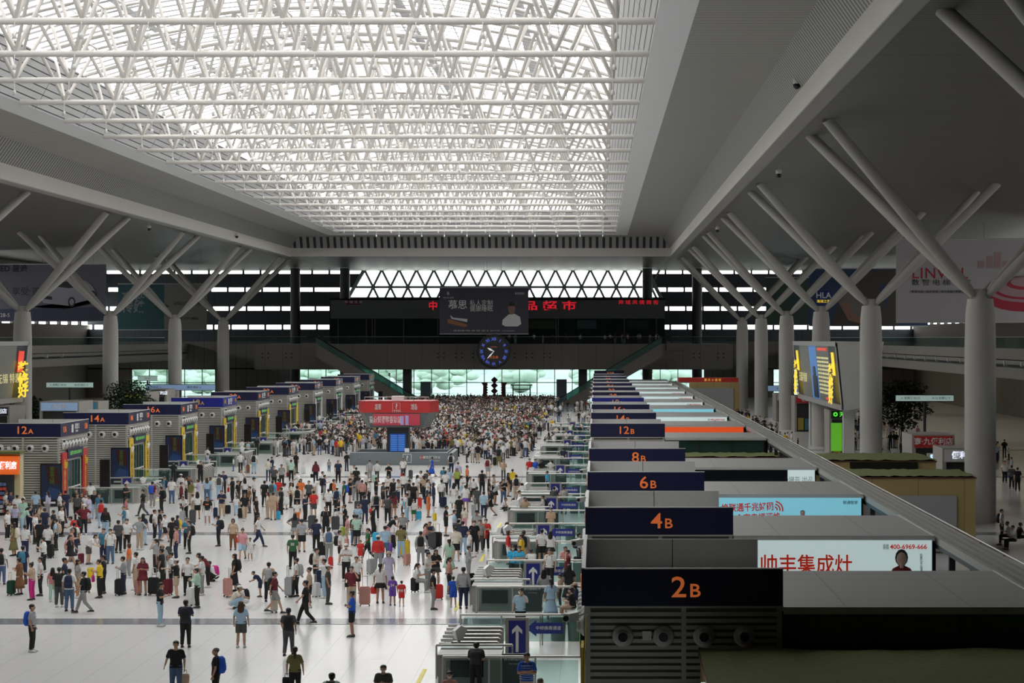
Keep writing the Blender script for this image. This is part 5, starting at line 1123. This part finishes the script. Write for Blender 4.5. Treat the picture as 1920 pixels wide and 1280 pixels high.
ROWS = """
11 972 R s w kT s
43 963 L b w gT s
67 972 B s c dT s
90 970 L s l gT l L
112 975 R s w kT s
123 971 B p n nT s
119 990 R s k kD u
143 966 F s k kT s
145 977 F s d kT s
153 974 F x k kT s
161 976 F s w kT s m
157 1003 F h m kT H m
167 981 L s l lD s
170 952 B s w kT s
177 972 F s k cJ z
186 976 F s T gT s
190 990 B s c cJ s +br
198 1007 B s k cJ l L
235 955 R p k kT s
236 985 R s s gT s +xk
268 968 L w k dT s !
233 1003 L p T gT z +bw
238 1033 F s w kT s m
262 1031 B h i tT z L
269 1022 B s n cJ l
222 1037 B s d kT s
194 1054 F s T nT s
207 1057 F s w jJ s m +bd
134 1053 R p R kT z
139 1041 B s w nT s +bk
147 1022 L b r kT s +bk
132 1067 R w k kK p +bp
166 1058 R b w dS p
26 1042 L s v vD l +bW
47 1045 B s w nT s
75 1035 B s k kT s
82 1073 L p w kT s +xk
90 1045 B s w kT s
105 1032 L s c kT s +bt
66 1020 R s w kT s
100 1012 L s k kT s
84 1008 B s n nT s
115 1006 R s w kT s
41 1003 R b M cJ s
43 989 F s M gT K
76 1001 R s t gT s +bk
55 999 B s n nT s
14 1012 R s w kT s
19 992 F s w kT l
28 998 F s l kT l
32 980 B s w gT s
20 973 R s n kT K
3 1096 B s w jJ s +bk !
37 1115 L p B BD u
60 1125 L p t aT u +hB
76 1117 L s w kT s +hk
43 1093 B s n nT s +bT
99 1128 B s s MT l *.85
111 1138 B s k dJ s +bk !
121 1121 R s n nT s
130 1146 B s w jJ s +bn !
146 1121 R s g tS l
157 1150 L w k gT s +bk !
187 1121 L p y kT s +ha !
194 1113 L s k kT s
232 1114 L p i nT s L !
242 1083 L s o gT o
255 1106 L s w tT s m
268 1116 F p m mK l !
60 1222 R s i kT s +bb !
286 952 B s m gT s +bb
303 962 L p k kT s +bk
308 940 L s T gT z +bn
322 944 B s w jJ s
339 936 B s w wD H L
349 941 L s w kT s +bk
354 938 F s B gT s
359 947 F e v tT l L
372 945 L p l wT s
376 906 F e k kT s ^0
388 940 B s c jJ l
395 939 R s c cJ l L
411 934 B s w cJ s +bd
419 928 F s n kT s
340 953 R s m kT s L
347 976 F b w kT s
361 967 L s w tS s *.8
370 973 B s w kS l
389 984 F s k wS s !
416 971 F p n tT s !
436 942 L p k kT s +hr
446 950 R s k dT s
452 925 F e w kT s
459 941 B s w kT l
476 943 R s w kT K
443 966 F s w cJ s *.72
459 976 F w k tT s +xk
468 962 L s B dT s
480 983 R s k kT s +hk
484 1025 R w w nT s !
410 1024 L p n kT s +bk !
437 1031 F s t BT o +hr !
455 1051 F w p cS u !
469 1051 F s w wS s *.68 !
290 1012 R s w kT s +bk
300 1014 R s k jJ s
309 1016 R w w kS s *.88
324 1032 B s k kT s
333 1022 B s y jJ p +bn
330 1050 L s R nT s !
351 1029 F x T kT s
355 1038 L s d kT s +bk
293 1077 L e i kT p
451 887 L w k kT s
460 886 L s l lK s *.7
476 888 B s w cJ s +bk
503 902 F w k dS s
510 893 F s w kT s
514 916 F s d kT s
528 912 F s g kT s +bn
546 902 B s M kT s +hm
540 893 B s m kT s
496 950 B s k kT s
511 950 B s C tT s +bd
522 944 B s r gT s
527 965 L s k kT s
534 955 B s w wD s
545 952 R s W kT l
512 975 B s t tT s
502 973 L s W tT l
555 887 F s w gJ l
592 905 B s m kT l L +hk
617 885 B s g jJ s *.62
634 905 F s n kT z !
650 883 L w n gT s
664 915 F s w kT s
668 919 B s k kT s
659 932 F s t gT s
693 904 L s L kS o
707 903 B s T tS s
729 911 L s w wD p
756 898 F s w kT s +bk
810 895 L w b bD u !
604 927 R p w kT s
608 937 R p n gT s +bk
626 947 R s o kT s +bk
632 963 B s c kT H +bn
645 951 L s G kT s +bb
656 943 R p k kS K
666 938 B s d gT l
674 941 B s g kT s
679 946 B s R kT s
692 946 L s w kT H
686 929 R p w kT s
705 941 R p k kT s
718 951 R p d kS s
728 935 F p w kT s
738 944 F s k kT s +bk
746 946 R p w nT s
757 931 B s w kT s
767 946 R p k gT s +bd
775 953 B s k kT s +bk
782 935 R p w tT l
790 926 L p w kT s
795 936 L p t kT l
801 925 B s d kT s
806 930 L p w kT s
802 946 R p w nT s
813 952 R s n nT l L
563 925 L b w kT z +hk
564 945 F s o tT s
579 950 F s d kT s
588 970 B s r dS s
590 936 R b w tT p
557 962 B s W kT s +bk
557 982 F s w oT s *.8
572 978 R p n kT s
616 966 B s w kT s
633 985 R p k wK l
647 1002 L p k kT s
684 982 B s n nT s !
705 975 B s i kT s +bk +hr
727 980 B s d kT s +bd !
738 972 B s m BK l
699 1006 R l k kT s !
763 978 L s w cJ s +bk
776 976 F s w GS s *.75
754 966 L s w kT s *.62 +bC
803 970 R s o oS p *.9 +bn
611 1008 F s k kT s +bi !
553 1018 B h d gK l
566 1035 B l i kS s !
593 1033 B l n kT s !
617 1051 B l w gJ s +bj !
637 1058 R s w kS s +bk
651 1016 L s p tS s *.85
664 1022 B s W jJ s +bk
669 1024 B s M kS s !
671 1000 F s c kT s
676 1055 F s r rS s *.66 !
690 1051 L w G kT p
709 1071 B s r gT H L !
722 1050 B s c jJ s +hB
728 1021 R b k pT s
752 1046 B l v cJ s !
755 1018 F s g kT s
787 1052 R t n nT s
798 1026 R t R kT p
806 1022 F t n jJ s
789 1059 B l i gT s L +bk !
549 1067 B s G kT s !
556 1119 L l w kT s +bi !
592 1098 R p W kS s +bk
608 1121 L o w cJ s !
615 1133 R s d dT H !
573 1171 L w k kT s !
580 1139 L s t kS s
649 1089 F p w kT H m !
659 1139 F e m tT s +xk !
668 1112 F s w kS p
660 1194 L x b kS s !
713 1131 B s w kK p +hr !
729 1104 F s l lD S m
736 1135 B s u uS s *.72 !
753 1136 B s r rS s *.62 !
782 1110 R t w gT p m
846 888 B s w nT s +bk
875 867 B s k nT s
886 867 B s s jJ s
896 868 B s d kT s
915 896 B s W iS s +bm
921 871 B s L kT s
935 874 B s E vT s +bk
944 903 F e w cJ s
832 917 B s T kT s
835 927 B s w kT s
841 921 F s c jJ s
828 946 B s w kT s
857 919 F s L kT l
859 908 F s w kT s
851 952 B s w wD l
865 936 R p w cJ p
873 960 B s w uK s
881 941 R s w kT s
876 916 R s o kT s
888 934 B s w kT s *.8
894 962 B s d dT s
904 927 B s d kT s +bk
907 972 B w c nT s !
919 969 L w k kK l
917 942 R s k kT l
925 936 R p W kT s
928 947 R b i kK s
944 945 F p k jJ s
953 931 R s k tT l
961 922 B s y kT s
968 936 B s w tT s +bk
944 956 R f w kT s
966 958 L f t kT u
974 969 R s w kT s !
984 986 F e t kT s
1018 981 L w w kT s +bk !
1039 962 B p d cS s +bd
1057 963 B s t kT s +bi
1033 1010 F p t gT s m
993 901 F s r kT s m
1003 901 F s b kT s m
1016 901 B s w kT l
1032 901 F s c kT s
1026 927 L s C kT s
1056 876 B s n kT s +bn
836 1005 R p k kS s !
852 1012 R s c kT s
861 981 B s k kD s +hp
871 991 B s W pT s *.72 !
858 1032 B b k cJ s
868 1040 B s n cJ s +xr
855 1052 B s W kS s !
842 1076 B s M MD p
894 1016 F s i kT K
889 1038 F s k kT s m
900 1035 F s g dT s m
911 1032 F x r kT s m +hr !
881 1051 L s w cS l *.9
953 1058 R s r wT o L !
950 1040 R p g dT s +bd
982 1062 B s g tT s +bk
978 1069 L s y nT s
1016 1057 B s w kS s
1032 1058 B e w kK l
998 1066 B q w kT s
1085 1063 R s c kT s +bk
1060 1076 F t p tT s
817 1100 F p k dK l
802 1108 R p w gT s m
812 1143 R s k gJ K
842 1115 R p R kT p !
878 1092 R p i gT s L !
850 1138 B s b bS s *.75 +hw
869 1141 B s i nT s L !
962 1091 F s C kT s m
973 1093 F x C kT s m
1020 1142 B s i dK l L
1031 1101 F s w kT s +bk
1050 1137 L s t kT s *.8
1064 1101 L e m kT s
1067 1133 B s k kD l
1033 1165 B s c WD p
1072 1162 L t k tS s
1080 1151 L t n tS S
976 1190 F e c kT s m
892 1302 B b k kT s !
988 1333 F x b tT s +bk !
1013 1386 B s d kT z
843 1368 F s R kT u m !
719 1354 F p d kT s m +xk !
619 1372 B b M kT s +bk !
330 1306 F l k jJ s +ht !
405 1320 L s k kT z +bb !
553 1310 B s v kT p +hk !
541 1231 B w d dT s +bk !
452 1214 B s c dS l !
348 1214 B p n kT s +bk !
300 1174 R p k cJ s +xk !
303 1101 L s k kT s +hw
304 1089 F s i gT S
331 1121 L o k tS H +hk !
321 1106 L s w kT s
352 1116 F s w kT s +xk !
370 1140 L p M kT s L !
378 1116 L s w gJ s
390 1101 L b m kT l
402 1090 L q w kT s +ba !
440 1109 L l k kD l +bk !
438 1141 R q W cJ H !
458 1137 L q w wT s +bk !
488 1119 L b n nS s *.72
504 1128 B s t kT s +bi !
515 1150 R w m gS s +bk !
1878 1012 R s w kT s +bk
1890 1022 L t w kT s
1900 1030 L t w kT s
1912 1024 R t k kT s
1897 916 B s d kT s
1884 905 F s w kT s +hb
1908 921 B s k kT s
""".strip().split('\n')
CROWS = """
21 1116 E 1.0
259 1115 R 1.0
223 1116 k 1.1
152 1057 m .8
170 1084 y .75
342 983 i 1.25
361 983 d 1.35
404 971 n 1.0
427 964 k .9
451 972 k 1.0
465 887 B 1.1
522 974 C .8
521 961 m 1.0
569 888 w .9
755 901 r .9
770 898 d 1.1
787 953 r 1.1
785 975 C .85
815 976 y .7
585 993 d 1.3
605 1043 k 1.15
629 995 d 1.3
620 1066 r .9
640 985 w 1.1
643 1005 L .8
696 1076 i 1.1
704 1023 C 1.1
737 1028 k 1.1
731 1036 u .8
759 1043 y 1.3
763 1060 R .9
810 1029 d 1.35
819 1027 k 1.3
671 962 d 1.2
702 904 M .9
543 1119 i 1.35
602 1105 n 1.3
593 1119 w .95
684 1136 R 1.25
778 1110 k 1.0
822 1124 r 1.0
928 873 k 1.15
831 952 n 1.1
889 967 i 1.1
976 926 k 1.2
1000 1143 i 1.15
1082 1066 k .9
881 1111 k 1.3
288 1116 k 1.2
315 1116 m 1.1
359 1135 w 1.15
316 1051 d 1.1
427 1119 R 1.25
514 1148 W 1.1
390 1091 r .6
75 1003 M .9
95 1046 k 1.1
650 1025 R .7
203 988 v .9
""".strip().split('\n')
FAR = []
for r_ in ROWS:
    q_ = r_.split()
    if float(q_[1]) <= 913 and q_[-1] != '!' and len(q_) == 7: g_ = ground(float(q_[0]), float(q_[1])); FAR.append((g_.x, g_.y, 0)); continue
    person(r_)
for r_ in CROWS: suitcase(r_)
# numbers and prints on clothes
def on_back(p, t, size, m, z=1.2): text(t, size, m, (0, .145, z), (math.pi / 2, 0, math.pi), parent=p['o'], name='shirt_number', bold=.004)
for p in PEOPLE:
    if (p['x'], p['y']) == (736, 1135): on_back(p, '24', .20, CM['w'])
    if (p['x'], p['y']) == (753, 1136):
        m = MB()
        for i in range(-2, 3): m.box(i * .045 - .01, i * .045 + .012, .10, .14, .98, 1.14, CM['w'])
        m.build('shirt_stripes', p['o'])
    if (p['x'], p['y']) == (988, 1333):
        m = MB()
        for i in range(7): m.loft([((0, 0, .95 + i * .065), .205, .135), ((0, 0, .965 + i * .065), .205, .135)], CM['c'], 16)
        m.build('shirt_stripes', p['o'])
    if (p['x'], p['y']) == (549, 1067): MB().box(-.08, .08, .12, .13, 1.18, 1.32, CM['i']).build('shirt_print', p['o'])
    if (p['x'], p['y']) == (389, 984): MB().box(-.09, .09, -.14, -.12, 1.22, 1.29, CM['o']).build('shirt_print', p['o'])
# labels
ANCH = [('booth 12A', 100, 930), ('the 12A gates', 215, 965), ('booth 14A', 262, 905), ('the 16A gates', 345, 905), ('the service desk', 750, 875), ('the 12B gates', 1010, 860), ('the 8B counter', 1000, 910), ('the 6B counter', 985, 985), ('the 4B counter', 960, 1070), ('the blue 4B arrow', 1035, 1120), ('the lowest gate counter', 900, 1240), ('the front floor band', 400, 1170), ('the middle floor band', 480, 1000), ('the rear floor band', 520, 897), ('the orange-signed store', 15, 960), ('the ochre kiosk', 1880, 980), ('the information pylon', 850, 850)]
def anchor(x, y): return min(ANCH, key=lambda a: (a[1] - x) ** 2 * .4 + (a[2] - y) ** 2)[0]
def base(p):
    kid = p['sc'] < .9; who = 'child' if kid else 'person'; t = COLS[p['tc']][0]; b = p['bt']
    if b[1] == 'D': return '%s in %s dress' % (who, t)
    tw = 'long-sleeved top' if p['long'] else 'top'
    return '%s in %s %s and %s %s' % (who, t, tw, COLS[b[0]][0], BOTW[b[1]])
HW = dict(s='short hair', l='long hair', p='ponytail', u='hair bun', o='bobbed hair', z='shaved head', H='white cap', K='black cap', S='straw hat')
used = {}
def words_n(s): return len(s.replace(',', ' ').replace('-', '-').split())
def label_for(p):
    bg = [f'{COLS[c][0]} {k}' for (_, c, k, _, _) in p['bags']][:1]
    comps = [POSEW[p['ps']] if p['ps'] != 's' else FACEW[p['fc']]] + bg + ([HW[p['hr']]] if p['hr'] != 's' else (['face mask'] if 'm' in p['ex'] else []))
    near = sorted((q for q in PEOPLE if q is not p), key=lambda q: math.hypot(q['x'] - p['x'], q['y'] - p['y']))[:6]
    places = ['near ' + anchor(p['x'], p['y'])]
    for q in near:
        dx = q['x'] - p['x']; rel = 'right of' if dx < 0 else 'left of'
        places.append('%s %s' % (rel, ' '.join(base(q).replace(' long-sleeved', '').split()[:8])))
    if sum(1 for q in PEOPLE if base(q) == base(p) and anchor(q['x'], q['y']) == anchor(p['x'], p['y'])) > 1: places = places[1:] + places[:1]
    for pl in places:
        for extra in (comps, comps[:2], comps[:1], comps[1:2], []):
            s = ', '.join([base(p)] + extra + [pl])
            if words_n(s) <= 16 and s not in used: return s
    return ', '.join([base(p), places[0]])
LAB = {}
for p in PEOPLE: s = label_for(p); used[s] = 1; p['o']['label'] = s; LAB[p['o'].name] = s; p['o']['group'] = 'people on the station floor'
for p in PEOPLE:
    for (o, c, k, cat, rel) in p['bags']:
        tries = ['%s %s %s %s' % (COLS[c][0], k, rel, base(p)), '%s %s %s %s near %s' % (COLS[c][0], k, rel, ' '.join(base(p).split()[:4]), anchor(p['x'], p['y']))]
        near = min((q for q in PEOPLE if q is not p), key=lambda q: math.hypot(q['x'] - p['x'], q['y'] - p['y']))
        tries += ['%s %s on person in %s, beside %s' % (COLS[c][0], k, COLS[p['tc']][0], ' '.join(base(near).split()[:7]))]
        tries += ['%s %s on %s person in %s near %s' % (COLS[c][0], k, FACEW[p['fc']].split()[-1] + '-turned', COLS[p['tc']][0], anchor(p['x'], p['y']))]
        s = next((t for t in tries[::1] if words_n(t) <= 16 and t not in used), tries[1]); used[s] = 1
        o['label'] = s; o['category'] = 'bag'; o['group'] = 'bags carried by travellers'
for (s_, x, y, c) in CASES:
    ns = sorted(PEOPLE, key=lambda q: math.hypot(q['x'] - x, (q['y'] - y) * 2))[:5]
    for q in ns:
        t = '%s wheeled suitcase standing beside %s' % (COLS[c][0], base(q))
        if t not in used and words_n(t) <= 16: break
    used[t] = 1; s_['label'] = t; s_['group'] = 'suitcases on the floor'
# ---------------- the packed crowd beyond the desk: one mass ----------------
def low(kind):
    q = MB(); A = 'skin hair top bot shoe'.split()
    R = {a: object() for a in A}
    q.mi = lambda m: A.index(m) if m in A else 0
    dy = -.12 if kind else 0
    q.ball((0, dy * .3, 1.60), (.08, .095, .11), 'skin', 8, 5); q.ball((0, .02 + dy * .3, 1.635), (.09, .10, .09), 'hair', 8, 5)
    q.loft([((0, 0, .88), .17, .12), ((0, 0, 1.1), .16, .11), ((0, 0, 1.3), .20, .12), ((0, 0, 1.42), .16, .09), ((0, 0, 1.48), .06, .06)], 'top', 8)
    for g in (-1, 1):
        q.tube((g * .09, 0, .92), (g * .11, 0, .08), .085, 'bot', 6, .055); q.box(g * .11 - .045, g * .11 + .045, -.17, .07, 0, .08, 'shoe')
        q.tube((g * .20, 0, 1.38), (g * .24, -.02, 1.12), .06, 'top', 5, .055)
        q.tube((g * .24, -.02, 1.13), (g * (.05 if kind else .24), -.27 if kind else -.05, 1.2 if kind else .85), .038, 'skin', 5, .032)
    return np.array(q.v), q.f, np.array(q.m)
LOW = [low(0), low(1)]
PAL = list('wwwwwwwwwwwwkkkkkkkkkggiicnnddWWt') + ['w', 'k'] * 4 + list('TrlvpGRy')
mk = ['skin'] + ['hair'] + sorted(set(PAL)) + ['j', 's']
CRM = [SKIN[0], HAIRM['b']] + [CM[k] for k in mk[2:]]
def crowd(name, pts, label):
    vs = []; fs = []; ms = []; b = 0; rc = random.Random(5)
    for (x, y, z) in pts:
        v, f, m = rc.choice(LOW); a = rc.choice((0, math.pi, math.pi, math.pi / 2, -math.pi / 2)) + rc.uniform(-.6, .6); s = rc.uniform(.9, 1.04) * (1 if rc.random() > .07 else .7)
        c, sn = math.cos(a), math.sin(a); X = v[:, 0] * s; Y = v[:, 1] * s
        vs.append(np.stack([X * c - Y * sn + x, X * sn + Y * c + y, v[:, 2] * s + z], 1))
        t = mk.index(rc.choice(PAL)); bo = mk.index(rc.choice(['k', 'k', 'k', 'n', 'j', 'd', 'g', 't', 'w'])); lut = [0, 1, t, bo, mk.index('k')]
        fs += [[b + i for i in ff] for ff in f]; ms += [lut[i] for i in m]; b += len(v)
    me = bpy.data.meshes.new(name); me.from_pydata(np.concatenate(vs).tolist(), [], fs)
    for m in CRM: me.materials.append(m)
    me.polygons.foreach_set('material_index', ms); me.polygons.foreach_set('use_smooth', [True] * len(fs)); me.update()
    return tag(link(name, me), label=label, cat='crowd', kind='stuff')
rc = random.Random(21); pts = list(FAR); grid = {}
def tryp(x, y, z=0, d=.43):
    k = (int(x / d), int(y / d))
    for i in (-1, 0, 1):
        for j in (-1, 0, 1):
            for (a, b_) in grid.get((k[0] + i, k[1] + j), []):
                if (a - x) ** 2 + (b_ - y) ** 2 < d * d: return False
    grid.setdefault(k, []).append((x, y)); pts.append((x, y, z)); return True
def fill(x0, x1, y0, y1, dens):
    n = int((x1 - x0) * (y1 - y0) * dens)
    for _ in range(n):
        x = rc.uniform(x0, x1); y = rc.uniform(y0, y1)
        if -22.6 < x < -12.2 and 195 < y < 209: continue
        if y > 388 and (-21.5 < x < -10 ): continue
        if 22.5 < x < 28 and 265 < y < 277: continue
        if x > -6.4 and any(v - 4.6 < y < v + 7.2 for v in Y0.values()): continue
        if x < -29.6 and any(v + 1.4 < y < v + 13.2 for v in Y0.values()): continue
        tryp(x, y)
fill(-29, -6.2, 222, 380, .95); fill(-12.2, -6.2, 209, 222, .8); fill(-21.5, -12.4, 209.5, 222, .6); fill(-31, -22.6, 211, 224, .6); fill(-34.9, -29, 240, 370, .4); fill(-12, -7.5, 201, 209, .22); fill(-28, -14, 380, 392, .1)
fill(-5.8, -.8, 215, 350, .13); fill(-34.8, -30, 166, 230, .07)
crowd('crowd', pts, 'dense packed crowd of travellers filling the hall beyond the service desk')
pts = []; grid = {}
fill(13.2, 20.5, 225, 312, .42); fill(24.5, 36, 205, 300, .12); fill(26.5, 33, 208, 240, .2); fill(31, 42, 165, 215, .22)
crowd('side_crowd', pts, 'loose crowd on the right side concourse beyond the roof edge rail')
pts = []
for (x, y) in ((716, 697), (640, 640), (1203, 652), (1213, 648), (1207, 650)):
    pass
for i in range(26): pts.append((XB(rc.uniform(940, 1240)), BY + rc.uniform(1.2, 8), ZB(644.5) + .01))
crowd('bridge_crowd', pts, 'few dark figures standing behind the footbridge railing by the shop')

# ---------------- lettering becomes mesh ----------------
dg = bpy.context.evaluated_depsgraph_get()
for o in TEXTS:
    me = bpy.data.meshes.new_from_object(o.evaluated_get(dg)); n = bpy.data.objects.new(o.name, me)
    SC.collection.objects.link(n); n.parent = o.parent; n.matrix_local = o.matrix_local.copy() if False else Matrix.LocRotScale(o.location, o.rotation_euler, o.scale)
    nm = o.name; bpy.data.objects.remove(o); n.name = nm
